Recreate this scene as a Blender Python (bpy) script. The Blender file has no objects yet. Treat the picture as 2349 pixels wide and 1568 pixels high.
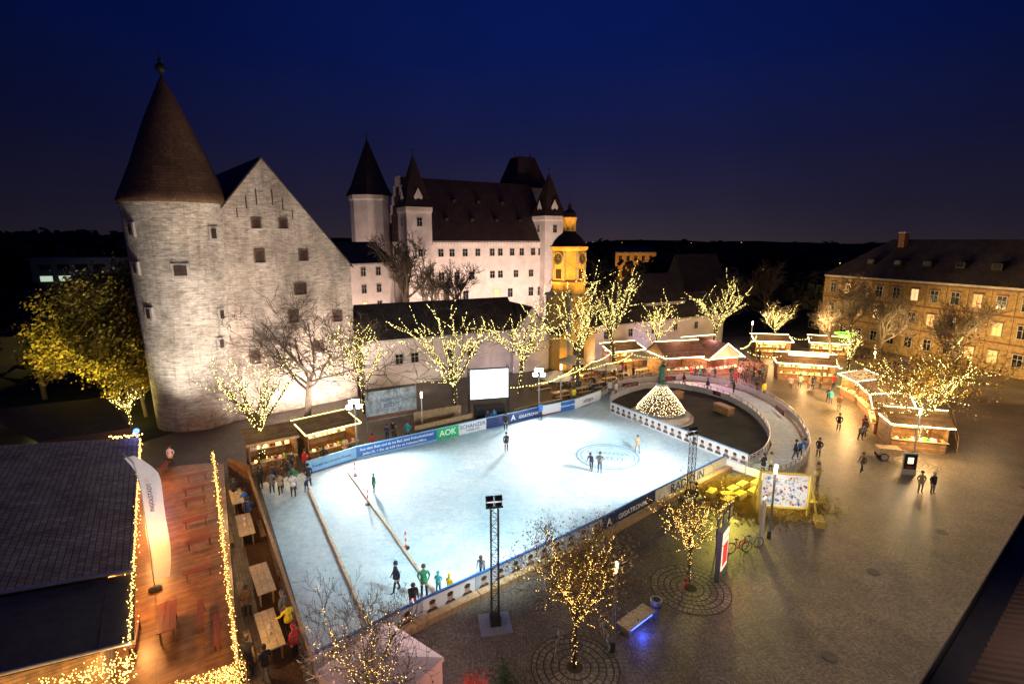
import bpy, bmesh, math, random
from mathutils import Vector, Matrix
R=math.radians
scene=bpy.context.scene
COL=scene.collection
# ---------------------------------------------------------------- materials
def _mat(name):
    m=bpy.data.materials.new(name); m.use_nodes=True
    nt=m.node_tree; b=nt.nodes['Principled BSDF']
    return m,nt,b
def _coords(nt,scale=(1,1,1),rot=0.0):
    tc=nt.nodes.new('ShaderNodeTexCoord'); mp=nt.nodes.new('ShaderNodeMapping')
    mp.inputs['Scale'].default_value=scale; mp.inputs['Rotation'].default_value=(0,0,rot)
    nt.links.new(tc.outputs['Object'],mp.inputs['Vector']); return mp.outputs['Vector']
def _ramp(nt,fac,stops):
    r=nt.nodes.new('ShaderNodeValToRGB'); e=r.color_ramp.elements
    e[0].position=stops[0][0]; e[0].color=(*stops[0][1],1)
    e[1].position=stops[-1][0]; e[1].color=(*stops[-1][1],1)
    for p,c in stops[1:-1]:
        n=e.new(p); n.color=(*c,1)
    nt.links.new(fac,r.inputs['Fac']); return r.outputs['Color']
def _noise(nt,vec,scale,detail=4,rough=.6,dist=0.0):
    n=nt.nodes.new('ShaderNodeTexNoise'); n.inputs['Scale'].default_value=scale
    n.inputs['Detail'].default_value=detail; n.inputs['Roughness'].default_value=rough; n.inputs['Distortion'].default_value=dist
    nt.links.new(vec,n.inputs['Vector']); return n.outputs['Fac']
def _mix(nt,a,b,fac,mode='MIX'):
    m=nt.nodes.new('ShaderNodeMix'); m.data_type='RGBA'; m.blend_type=mode
    for i,v in ((6,a),(7,b)):
        if isinstance(v,tuple): m.inputs[i].default_value=(*v,1)
        else: nt.links.new(v,m.inputs[i])
    if isinstance(fac,float): m.inputs[0].default_value=fac
    else: nt.links.new(fac,m.inputs[0])
    return m.outputs[2]
def _math(nt,op,a,b=None):
    n=nt.nodes.new('ShaderNodeMath'); n.operation=op
    for i,v in ((0,a),(1,b)):
        if v is None: continue
        if isinstance(v,(int,float)): n.inputs[i].default_value=v
        else: nt.links.new(v,n.inputs[i])
    return n.outputs[0]
def _bump(nt,b,h,strength=.3,dist=.05):
    n=nt.nodes.new('ShaderNodeBump'); n.inputs['Strength'].default_value=strength
    n.inputs['Distance'].default_value=dist
    nt.links.new(h,n.inputs['Height']); nt.links.new(n.outputs['Normal'],b.inputs['Normal'])
def mat(name,c,rough=.7,var=.35,scale=3.0,metal=0.0,bump=.2,stretch=(1,1,1)):
    m,nt,b=_mat(name); v=_coords(nt,stretch); f=_noise(nt,v,scale,5)
    lo=tuple(x*(1-var) for x in c); hi=tuple(min(1,x*(1+var)) for x in c)
    nt.links.new(_ramp(nt,f,[(.3,lo),(.7,hi)]),b.inputs['Base Color'])
    b.inputs['Roughness'].default_value=rough; b.inputs['Metallic'].default_value=metal
    if bump: _bump(nt,b,f,bump,.03)
    return m
def emat(name,c,s,sample=False):
    m,nt,b=_mat(name); b.inputs['Base Color'].default_value=(*c,1)
    b.inputs['Emission Color'].default_value=(*c,1); b.inputs['Emission Strength'].default_value=s
    if not sample: m.cycles.emission_sampling='NONE'
    return m
def _wallv(nt):
    tc=nt.nodes.new('ShaderNodeTexCoord'); sp=nt.nodes.new('ShaderNodeSeparateXYZ'); nt.links.new(tc.outputs['Object'],sp.inputs[0])
    cb=nt.nodes.new('ShaderNodeCombineXYZ'); nt.links.new(_math(nt,'ADD',sp.outputs[0],sp.outputs[1]),cb.inputs[0]); nt.links.new(sp.outputs[2],cb.inputs[1]); return cb.outputs[0]
def planks(name,c,rot=0.0,bw=3.0,rh=.16,rough=.55,wall=False):
    m,nt,b=_mat(name)
    v=_wallv(nt) if wall else _coords(nt,(1,1,1),rot)
    br=nt.nodes.new('ShaderNodeTexBrick'); nt.links.new(v,br.inputs['Vector'])
    br.inputs['Scale'].default_value=1; br.inputs['Brick Width'].default_value=bw; br.inputs['Row Height'].default_value=rh
    br.inputs['Mortar Size'].default_value=.008
    br.inputs['Color1'].default_value=(*[x*.7 for x in c],1); br.inputs['Color2'].default_value=(*[min(1,x*1.25) for x in c],1)
    br.inputs['Mortar'].default_value=(*[x*.15 for x in c],1)
    f=_noise(nt,v,2.2,5)
    g=_ramp(nt,f,[(.3,(.5,.5,.5)),(.7,(1.15,1.15,1.15))])
    nt.links.new(_mix(nt,br.outputs['Color'],g,1.0,'MULTIPLY'),b.inputs['Base Color'])
    b.inputs['Roughness'].default_value=rough
    return m
def wallbrick(name,c1,c2,mort,bw=.5,rh=.14,ms=.02):
    m=planks(name,c1,0,bw,rh,.85,True); br=[n for n in m.node_tree.nodes if n.type=='TEX_BRICK'][0]
    br.inputs['Color1'].default_value=(*c1,1); br.inputs['Color2'].default_value=(*c2,1); br.inputs['Mortar'].default_value=(*mort,1)
    br.inputs['Mortar Size'].default_value=ms
    return m
def oldwall(name,c,lo=.26):
    m,nt,b=_mat(name); v=_coords(nt,(.5,.5,1.7)); f=_noise(nt,v,2.6,10,.8)
    f2=_noise(nt,_coords(nt,(.12,.12,.09)),3,4)
    f3=_noise(nt,_coords(nt,(.8,.8,.10)),2.0,6,.7)
    br=nt.nodes.new('ShaderNodeTexBrick'); nt.links.new(_wallv(nt),br.inputs['Vector']); br.inputs['Scale'].default_value=1
    br.inputs['Brick Width'].default_value=.7; br.inputs['Row Height'].default_value=.22; br.inputs['Mortar Size'].default_value=.025; br.inputs['Mortar Smooth'].default_value=.5
    br.inputs['Color1'].default_value=(.80,.79,.78,1); br.inputs['Color2'].default_value=(1.08,1.06,1.04,1); br.inputs['Mortar'].default_value=(.70,.68,.64,1)
    a=_ramp(nt,f,[(.36,tuple(x*lo for x in c)),(.46,tuple(x*.74 for x in c)),(.58,tuple(min(1,x*1.1) for x in c))])
    d=_ramp(nt,f2,[(.32,(.58,.56,.54)),(.6,(1,1,1))])
    e=_ramp(nt,f3,[(.3,(.45,.42,.38)),(.5,(1,1,1))])
    q=_mix(nt,_mix(nt,a,d,1.0,'MULTIPLY'),e,.7,'MULTIPLY')
    q=_mix(nt,q,br.outputs['Color'],.9,'MULTIPLY')
    nt.links.new(q,b.inputs['Base Color']); b.inputs['Roughness'].default_value=.92
    _bump(nt,b,f,1.0,.15); return m
def rooftile(name,c,sx=.3,sy=.25,cm=.12):
    m,nt,b=_mat(name)
    tc=nt.nodes.new('ShaderNodeTexCoord'); v=tc.outputs['UV']
    br=nt.nodes.new('ShaderNodeTexBrick'); nt.links.new(v,br.inputs['Vector'])
    br.inputs['Scale'].default_value=1; br.inputs['Brick Width'].default_value=sx; br.inputs['Row Height'].default_value=sy
    br.inputs['Mortar Size'].default_value=.025; br.inputs['Mortar Smooth'].default_value=.6
    br.inputs['Color1'].default_value=(*[x*.7 for x in c],1); br.inputs['Color2'].default_value=(*[min(1,x*1.25) for x in c],1)
    br.inputs['Mortar'].default_value=(*[x*cm for x in c],1)
    o=_coords(nt,(1,1,1)); f=_noise(nt,o,.6,6)
    g=_ramp(nt,f,[(.3,(.5,.5,.5)),(.7,(1.2,1.2,1.2))])
    nt.links.new(_mix(nt,br.outputs['Color'],g,1.0,'MULTIPLY'),b.inputs['Base Color'])
    b.inputs['Roughness'].default_value=.7
    _bump(nt,b,br.outputs['Fac'],-.8,.05)
    return m
def cobble(name,c,scale=6.0,fans=True):
    m,nt,b=_mat(name); v=_coords(nt,(1,1,1))
    vo=nt.nodes.new('ShaderNodeTexVoronoi'); vo.inputs['Scale'].default_value=scale; vo.inputs['Randomness'].default_value=.5
    nt.links.new(v,vo.inputs['Vector'])
    vd=nt.nodes.new('ShaderNodeTexVoronoi'); vd.feature='DISTANCE_TO_EDGE'; vd.inputs['Scale'].default_value=scale; vd.inputs['Randomness'].default_value=.5
    nt.links.new(v,vd.inputs['Vector'])
    e=_ramp(nt,vd.outputs['Distance'],[(.02,(.4,.4,.4)),(.12,(1,1,1))])
    sc=nt.nodes.new('ShaderNodeSeparateColor'); nt.links.new(vo.outputs['Color'],sc.inputs[0])
    k=_ramp(nt,sc.outputs[0],[(0,tuple(x*.72 for x in c)),(1,tuple(x*1.25 for x in c))])
    f=_noise(nt,v,.25,6,.65)
    g=_ramp(nt,f,[(.3,(.5,.5,.52)),(.7,(1.3,1.24,1.15))])
    q=_mix(nt,_mix(nt,k,e,1.0,'MULTIPLY'),g,1.0,'MULTIPLY')
    if fans:
        sp=nt.nodes.new('ShaderNodeSeparateXYZ'); nt.links.new(_coords(nt,(.42,.42,1),R(25)),sp.inputs[0])
        row=_math(nt,'FLOOR',_math(nt,'MULTIPLY',sp.outputs[1],2.0)); off=_math(nt,'MULTIPLY',row,.5)
        fx=_math(nt,'SUBTRACT',_math(nt,'FRACT',_math(nt,'ADD',sp.outputs[0],off)),.5); fy=_math(nt,'MULTIPLY',_math(nt,'FRACT',_math(nt,'MULTIPLY',sp.outputs[1],2.0)),.5)
        rr=_math(nt,'SQRT',_math(nt,'ADD',_math(nt,'MULTIPLY',fx,fx),_math(nt,'MULTIPLY',fy,fy)))
        st=_ramp(nt,_math(nt,'FRACT',_math(nt,'MULTIPLY',rr,11.0)),[(0,(.55,.55,.55)),(.3,(1.1,1.1,1.1)),(1,(1.0,1.0,1.0))])
        q=_mix(nt,q,st,1.0,'MULTIPLY')
    nt.links.new(q,b.inputs['Base Color'])
    b.inputs['Roughness'].default_value=.48
    _bump(nt,b,vd.outputs['Distance'],.3,.04); return m
def paving(name,c,rot):
    m,nt,b=_mat(name); v=_coords(nt,(1,1,1),rot)
    def bk(bw,rh,ms,c1,c2):
        br=nt.nodes.new('ShaderNodeTexBrick'); nt.links.new(v,br.inputs['Vector']); br.inputs['Scale'].default_value=1
        br.inputs['Brick Width'].default_value=bw; br.inputs['Row Height'].default_value=rh; br.inputs['Mortar Size'].default_value=ms
        br.inputs['Color1'].default_value=(*c1,1); br.inputs['Color2'].default_value=(*c2,1); br.inputs['Mortar'].default_value=(c[0]*.3,c[1]*.3,c[2]*.3,1)
        return br
    A=bk(.7,.35,.02,tuple(x*.8 for x in c),tuple(x*1.2 for x in c))
    B2=bk(.18,.15,.02,tuple(x*.36 for x in c),tuple(x*.66 for x in c))
    sp=nt.nodes.new('ShaderNodeSeparateXYZ'); nt.links.new(v,sp.inputs[0])
    md=_math(nt,'PINGPONG',sp.outputs[1],2.6); gt=_math(nt,'GREATER_THAN',md,.75)
    q=_mix(nt,B2.outputs['Color'],A.outputs['Color'],gt)
    f=_noise(nt,v,.2,8,.72); g=_ramp(nt,f,[(.32,(.42,.42,.44)),(.5,(.9,.88,.86)),(.68,(1.4,1.34,1.25))])
    nt.links.new(_mix(nt,q,g,1.0,'MULTIPLY'),b.inputs['Base Color'])
    r=_ramp(nt,f,[(.35,(.28,.28,.28)),(.65,(.48,.48,.48))]); nt.links.new(r,b.inputs['Roughness'])
    return m
def ice_mat():
    m,nt,b=_mat('ice'); v=_coords(nt,(1,1,1)); f=_noise(nt,v,.17,7,.62,.5)
    w=_noise(nt,_coords(nt,(1,1,1),.7),2.6,10,.85,.6)
    s1=_noise(nt,_coords(nt,(.5,1.6,1),.62),1.2,9,.85,1.6); s2=_noise(nt,_coords(nt,(1.3,.5,1),1.9),2.3,9,.85,2.2)
    a=_ramp(nt,f,[(.3,(.46,.66,.72)),(.5,(.66,.80,.83)),(.68,(.86,.90,.90))])  # random ice tint; its bluish patches also put shadow patches into the colour
    s=_ramp(nt,w,[(.38,(.68,.76,.80)),(.56,(1,1,1))])
    t1=_ramp(nt,s1,[(.44,(.76,.82,.86)),(.50,(1,1,1))]); t2=_ramp(nt,s2,[(.44,(.78,.84,.87)),(.50,(1,1,1))])
    nt.links.new(_mix(nt,_mix(nt,_mix(nt,a,s,1.0,'MULTIPLY'),t1,.8,'MULTIPLY'),t2,.8,'MULTIPLY'),b.inputs['Base Color'])
    r=_ramp(nt,w,[(.3,(.45,.45,.45)),(.7,(.75,.75,.75))]); nt.links.new(r,b.inputs['Roughness'])
    b.inputs['Specular IOR Level'].default_value=.3
    _bump(nt,b,w,.15,.02); return m
M={}
M['ground']=mat('dark_soil',(.03,.034,.022),.95,.6,.4)
M['cobble']=cobble('cobble',(.165,.142,.118),7.5)
M['pit']=cobble('pit_cobble',(.23,.205,.175),3.5,False)
M['paving']=paving('paving',(.19,.168,.145),R(52))
M['ice']=ice_mat()
M['mulch']=mat('bark_mulch',(.08,.042,.022),.95,.7,14,0,.8)
M['pitbed']=mat('dark_bedding',(.045,.038,.03),.95,.4,8)
M['barn']=oldwall('old_plaster_brick',(.70,.61,.52),.34)
M['tower']=oldwall('old_whitewashed_brick',(.72,.67,.59),.42)
M['white']=mat('white_render',(.64,.56,.51),.9,.16,.5,0,.05)
M['stone']=mat('stone',(.42,.39,.35),.85,.25,2)
M['yellow']=mat('yellow_plaster',(.70,.44,.12),.85,.2,1)
M['brick']=wallbrick('yellow_brick',(.47,.30,.11),(.36,.22,.08),(.2,.15,.09),.5,.16,.015)
M['brickdark']=mat('dark_brick_band',(.16,.07,.04),.85)
M['roof_red']=rooftile('dark_red_tiles',(.045,.021,.017),.35,.4)
M['roof_cone']=rooftile('brown_tiles',(.16,.088,.048),.3,.28,.5)
M['roof_dark']=rooftile('dark_tiles',(.045,.033,.028),.35,.4)
M['roof_slate']=rooftile('slate_shingles',(.36,.32,.28),.34,.26)
M['roof_clay']=rooftile('clay_tiles',(.28,.14,.10),.3,.34)
M['glass_dark']=mat('dark_glass',(.012,.012,.015),.12,.2,1,0,0)
M['glass_lit']=emat('lit_window',(1,.66,.32),1.0)
M['glass_dim']=emat('dim_window',(1,.6,.3),.15)
M['frame']=mat('window_frame',(.45,.42,.38),.7)
M['shutter']=mat('dark_shutter',(.05,.025,.015),.8)
M['wood']=planks('timber',(.32,.19,.09),0,2.4,.14,.7,True)
M['wood_plain']=mat('plain_timber',(.38,.24,.12),.65,.3,6,0,.2,(1,1,.3))
M['wood_pale']=mat('pale_timber',(.50,.38,.22),.65,.25,6)
M['lane']=mat('lane_timber_paint',(.58,.50,.38),.65,.25,6)
M['wood_dark']=mat('dark_timber',(.10,.05,.025),.7,.35,6)
M['stallroof']=planks('stall_roof',(.22,.135,.075),0,3.0,.22,.7)
M['deck']=planks('deck_boards',(.34,.165,.07),R(-34),3.5,.15,.34)
M['walk']=planks('walkway_boards',(.2,.15,.11),R(57),3.0,.16,.6)
M['red']=mat('red_lacquer',(.20,.035,.025),.4,.2,4)
M['metal']=mat('galvanised_metal',(.42,.43,.45),.4,.15,8,.8,.05)
M['black']=mat('black_metal',(.02,.02,.022),.45,.2,5,.3,.05)
M['dgrey']=mat('dark_grey',(.06,.06,.065),.6)
M['plastic']=mat('white_panel',(.70,.70,.70),.4,.05,2,0,0)
M['flagcloth']=mat('flag_cloth',(.78,.80,.84),.8,.08,2,0,0)
M['cart']=mat('grey_panel',(.35,.35,.34),.5,.1,2,0,0)
M['blue']=mat('banner_blue',(.02,.11,.36),.45,.1,1,0,0)
M['navy']=mat('banner_navy',(.012,.03,.13),.45,.1,1,0,0)
M['lblue']=mat('banner_light_blue',(.22,.42,.62),.45,.15,1,0,0)
M['printed']=mat('banner_print',(.24,.29,.32),.6,.6,1.6,0,0)
M['green']=mat('banner_green',(.01,.40,.12),.45,.1,1,0,0)
M['txtw']=mat('lettering_white',(.85,.85,.85),.5,.02,1,0,0)
M['txtn']=mat('lettering_navy',(.02,.05,.22),.5,.02,1,0,0)
M['txtr']=mat('lettering_red',(.7,.03,.02),.5,.02,1,0,0)
M['txtk']=mat('lettering_black',(.02,.02,.02),.5,.02,1,0,0)
M['icepaint']=mat('ice_paint',(.20,.35,.47),.6,.3,2,0,0)
M['skin']=mat('skin',(.48,.28,.2),.55,.08,6,0,0)
M['hair']=mat('hair',(.04,.025,.015),.7)
M['bark']=mat('bark',(.085,.065,.045),.9,.45,9,0,.6,(1,1,.3))
M['leafy']=mat('yellow_leaves',(.46,.34,.04),.7,.7,.8,0,0)
M['leafb']=mat('brown_leaves',(.27,.14,.04),.7,.5,2,0,0)
M['leafg']=mat('olive_leaves',(.24,.20,.025),.7,.7,.6,0,0)
M['leafr']=mat('red_leaves',(.5,.07,.03),.6,.5,2,0,0)
M['fir']=mat('fir_needles',(.03,.07,.03),.7,.5,2,0,0)
M['wooddist']=mat('distant_woods',(.024,.023,.019),.95,.6,.08,0,0)
M['straw']=mat('straw',(.60,.45,.11),.9,.5,18,0,.8,(1,1,3))
M['bronze']=mat('green_bronze',(.06,.16,.12),.5,.4,6,.5,.3)
M['canvas']=mat('canvas',(.6,.52,.42),.85,.1,2)
M['pinktent']=mat('tent_canvas',(.62,.50,.49),.7,.12,1.5)
M['bulb']=emat('warm_bulb',(1,.80,.25),8)
M['bulbnear']=emat('warm_bulb_orange',(1,.60,.15),8)
M['bulbw']=emat('cool_bulb',(1,.78,.36),18)
M['bulbf']=emat('fountain_bulb',(1,.86,.50),6)
M['led']=emat('floodlight_lens',(.92,.97,1),400)
M['screen']=emat('bright_screen',(.84,.97,1),1.5,True)
M['glow']=emat('self_lit_warm',(1,.62,.2),4.2)  # emission put into stall goods in place of lamplight; also on hut panes
M['glowpink']=emat('self_lit_pink',(1,.42,.42),3.4)  # pink emission put into stall goods in place of lamplight
M['neong']=emat('green_neon',(.25,1,.1),3)
M['blueled']=emat('blue_led',(.05,.1,1),9)
M['posterred']=emat('backlit_poster_red',(.8,.05,.06),1.0)
M['posterw']=emat('backlit_poster_white',(1,.84,.55),1.4)
M['tower_or']=emat('town_light_orange',(1,.5,.15),5)
M['tower_gr']=emat('town_light_pale',(.75,1,.7),.6)
M['glassrail']=mat('frosted_panel',(.42,.45,.49),.25,.1,2,0,0)
def clothes(n,c): return mat('cloth_'+n,c,.85,.25,9,0,.2)
C={n:clothes(n,c) for n,c in dict(black=(.02,.02,.022),navy=(.02,.035,.09),jeans=(.05,.08,.16),green=(.03,.22,.10),teal=(.02,.32,.36),yellow=(.75,.62,.03),red=(.45,.03,.03),grey=(.14,.14,.15),brown=(.12,.07,.04),white=(.6,.6,.58),blue=(.03,.16,.5),beige=(.34,.26,.16)).items()}
# ---------------------------------------------------------------- mesh builder
class B:
    def __init__(s): s.v=[];s.f=[];s.m=[];s.mats=[];s.uv={}
    def mi(s,mt):
        if mt not in s.mats: s.mats.append(mt)
        return s.mats.index(mt)
    def face(s,pts,mt):
        i=len(s.v); s.v+= [tuple(p) for p in pts]; s.f.append(tuple(range(i,i+len(pts)))); s.m.append(s.mi(mt)); return s
    def box(s,c,d,mt,rot=0.0):
        x,y,z=(d[0]/2,d[1]/2,d[2]/2); i=len(s.v); cr,sr=math.cos(rot),math.sin(rot)
        for sx,sy,sz in ((-1,-1,-1),(1,-1,-1),(1,1,-1),(-1,1,-1),(-1,-1,1),(1,-1,1),(1,1,1),(-1,1,1)):
            a,b_=sx*x,sy*y; s.v.append((c[0]+a*cr-b_*sr,c[1]+a*sr+b_*cr,c[2]+sz*z))
        for f in ((0,3,2,1),(4,5,6,7),(0,1,5,4),(1,2,6,5),(2,3,7,6),(3,0,4,7)):
            s.f.append(tuple(i+k for k in f)); s.m.append(s.mi(mt))
        return s
    def tube(s,p0,p1,r0,r1,mt,n=8,cap=True):
        p0,p1=Vector(p0),Vector(p1); d=(p1-p0)
        if d.length<1e-6: return s
        d.normalize(); a=d.orthogonal().normalized(); b_=d.cross(a); i=len(s.v); k=s.mi(mt)
        for p,r in ((p0,r0),(p1,r1)):
            for j in range(n):
                t=2*math.pi*j/n; s.v.append(tuple(p+(a*math.cos(t)+b_*math.sin(t))*r))
        for j in range(n):
            j2=(j+1)%n; s.f.append((i+j,i+j2,i+n+j2,i+n+j)); s.m.append(k)
        if cap:
            s.f.append(tuple(i+j for j in reversed(range(n)))); s.m.append(k)
            s.f.append(tuple(i+n+j for j in range(n))); s.m.append(k)
        return s
    def lathe(s,prof,mt,n=24,c=(0,0),a0=0.0):
        i=len(s.v); k=s.mi(mt)
        for r,z in prof:
            for j in range(n):
                t=a0+2*math.pi*j/n; s.v.append((c[0]+r*math.cos(t),c[1]+r*math.sin(t),z))
        for q in range(len(prof)-1):
            for j in range(n):
                j2=(j+1)%n; s.f.append((i+q*n+j,i+q*n+j2,i+(q+1)*n+j2,i+(q+1)*n+j)); s.m.append(k)
        return s
    def ball(s,c,r,mt,n=8,sc=(1,1,1)):
        prof=[(max(1e-4,r*math.sin(math.pi*q/n)),-r*math.cos(math.pi*q/n)) for q in range(n+1)]
        i=len(s.v); s.lathe(prof,mt,n+2)
        for q in range(i,len(s.v)):
            x,y,z=s.v[q]; s.v[q]=(c[0]+x*sc[0],c[1]+y*sc[1],c[2]+z*sc[2])
        return s
    def octa(s,c,r,mt):
        i=len(s.v); k=s.mi(mt); x,y,z=c
        s.v+=[(x+r,y,z),(x-r,y,z),(x,y+r,z),(x,y-r,z),(x,y,z+r),(x,y,z-r)]
        for f in ((0,2,4),(2,1,4),(1,3,4),(3,0,4),(2,0,5),(1,2,5),(3,1,5),(0,3,5)):
            s.f.append(tuple(i+q for q in f)); s.m.append(k)
        return s
    def torus(s,c,R0,r,mt,axis='Y',n=20,m=6):
        pts=[]
        for j in range(n):
            t=2*math.pi*j/n; o=(math.cos(t)*R0,math.sin(t)*R0)
            pts.append((c[0]+o[0],c[1],c[2]+o[1]) if axis=='Y' else (c[0]+o[0],c[1]+o[1],c[2]))
        for j in range(n): s.tube(pts[j],pts[(j+1)%n],r,r,mt,m,False)
        return s
    def prism(s,poly,z0,z1,mt,top=None):
        n=len(poly); s.face([(p[0],p[1],z1) for p in poly],top or mt); s.face([(p[0],p[1],z0) for p in reversed(poly)],mt)
        for j in range(n):
            a,b_=poly[j],poly[(j+1)%n]; s.face([(a[0],a[1],z0),(b_[0],b_[1],z0),(b_[0],b_[1],z1),(a[0],a[1],z1)],mt)
        return s
    def mesh(s,name,smooth=False,uv=False):
        me=bpy.data.meshes.new(name); me.from_pydata(s.v,[],s.f)
        for m in s.mats: me.materials.append(m)
        me.polygons.foreach_set('material_index',s.m)
        if smooth: me.polygons.foreach_set('use_smooth',[True]*len(s.f))
        if uv:
            l=me.uv_layers.new(name='UVMap')
            for p in me.polygons:
                n=p.normal; h=Vector((-n.y,n.x,0))
                if h.length<1e-3: h=Vector((1,0,0))
                h.normalize(); w=n.cross(h)
                for li in p.loop_indices:
                    co=me.vertices[me.loops[li].vertex_index].co; l.data[li].uv=(co.dot(h),co.dot(w))
        me.update(); return me
def link(ob): COL.objects.link(ob); return ob
def meta(ob,label=None,category=None,group=None,kind=None):
    if label: ob['label']=label
    if category: ob['category']=category
    if group: ob['group']=group
    if kind: ob['kind']=kind
    return ob
def root(name,loc=(0,0,0),rot=0.0,label=None,category=None,group=None,kind=None):
    o=bpy.data.objects.new(name,None); o.empty_display_size=.3; o.location=loc; o.rotation_euler=(0,0,rot); link(o)
    return meta(o,label,category,group,kind)
def part(par,name,b,loc=(0,0,0),rot=(0,0,0),smooth=False,uv=False,label=None,kind=None):
    me=b if isinstance(b,bpy.types.Mesh) else b.mesh(name,smooth,uv)
    o=bpy.data.objects.new(name,me); o.location=loc; o.rotation_euler=rot; o.parent=par; link(o)
    if label: o['label']=label
    if kind: o['kind']=kind
    return o
def solo(name,b,loc=(0,0,0),rot=0.0,smooth=False,uv=False,**k):
    me=b if isinstance(b,bpy.types.Mesh) else b.mesh(name,smooth,uv)
    o=bpy.data.objects.new(name,me); o.location=loc; o.rotation_euler=(0,0,rot); link(o); return meta(o,**k)
def copy_thing(src,loc,rot,scale=1.0,label=None):
    o=src.copy(); COL.objects.link(o); o.location=loc; o.rotation_euler=(0,0,rot); o.scale=(scale,)*3
    if label: o['label']=label
    def rec(a,b_):
        for ch in a.children:
            c=ch.copy(); COL.objects.link(c); c.parent=b_; rec(ch,c)
    rec(src,o); return o
def text_mesh(t,size,mt,ext=.004):
    cu=bpy.data.curves.new('lettering','FONT'); cu.body=t; cu.size=size; cu.align_x='CENTER'; cu.align_y='CENTER'; cu.extrude=ext; cu.resolution_u=3; cu.offset=size*.012
    ob=bpy.data.objects.new('tmp',cu); COL.objects.link(ob); bpy.context.view_layer.update()
    me=bpy.data.meshes.new_from_object(ob.evaluated_get(bpy.context.evaluated_depsgraph_get()))
    bpy.data.objects.remove(ob); me.materials.clear(); me.materials.append(mt); return me
def lamp(kind,loc,energy,color,target=None,size=60,blend=.6,radius=.15,name='lamp_or_fill'):
    d=bpy.data.lights.new(name,kind); d.energy=energy; d.color=color; d.shadow_soft_size=radius
    o=bpy.data.objects.new(name,d); o.location=loc; link(o)
    if kind=='SPOT':
        d.spot_size=R(size); d.spot_blend=blend
    if target is not None:
        o.rotation_euler=(Vector(target)-Vector(loc)).to_track_quat('-Z','Y').to_euler()
    return o
WARM=(1,.58,.22)
# ---------------------------------------------------------------- ground
def sheet(name,poly,z,mt,kind='structure'):
    return solo(name,B().face([(p[0],p[1],z) for p in poly],mt),kind=kind)
sheet('ground',[(-1500,-200),(1500,-200),(1500,2500),(-1500,2500)],0,M['ground'])
sheet('plaza_ground',[(-30,4),(75,4),(75,98),(30,98),(-22,66),(-34,44)],.004,M['cobble'])
sheet('plaza_pavement',[(9,4),(80,4),(80,40),(52,35),(30,26),(15,17),(9,11)],.010,M['paving'])
ICE=[(-8.3,19.2),(-4.3,22.5),(.6,26.2),(5.4,29.8),(9.7,33.6),(17.1,39.6),(19.2,37.2),(21,38),(23.4,40),(25.8,43.3),(28,49.4),(28.8,55.6),(28.1,60.7),(25.9,64.4),(22,66.1),(17.1,65),(13.4,63),(9.9,57.6),(8.2,55.3),(1.1,50.6),(-7,45.3),(-16,38.9),(-19,36.6)]
ISL=[(10.5,53.4),(19.0,39.5),(21.1,41.0),(23.3,44.3),(24.8,48.7),(25.3,53.4),(24.5,58),(22.6,61.0),(20,62.6),(16.5,62.3),(13.3,59.8),(11.2,57)]
sheet('ice',ICE,.03,M['ice'])
solo('fountain_ground',B().prism(ISL,.02,.06,M['ground']),kind='structure')
sheet('walkway_path',[(-22.6,37.2),(-10.2,17.2),(-8.6,18.6),(-19.6,36.8)],.02,M['mulch'])
sheet('walkway_boards_path',[(-22.6,37.2),(-10.2,17.2),(-9.5,17.8),(-21.2,37.0)],.026,M['walk'])
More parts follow.
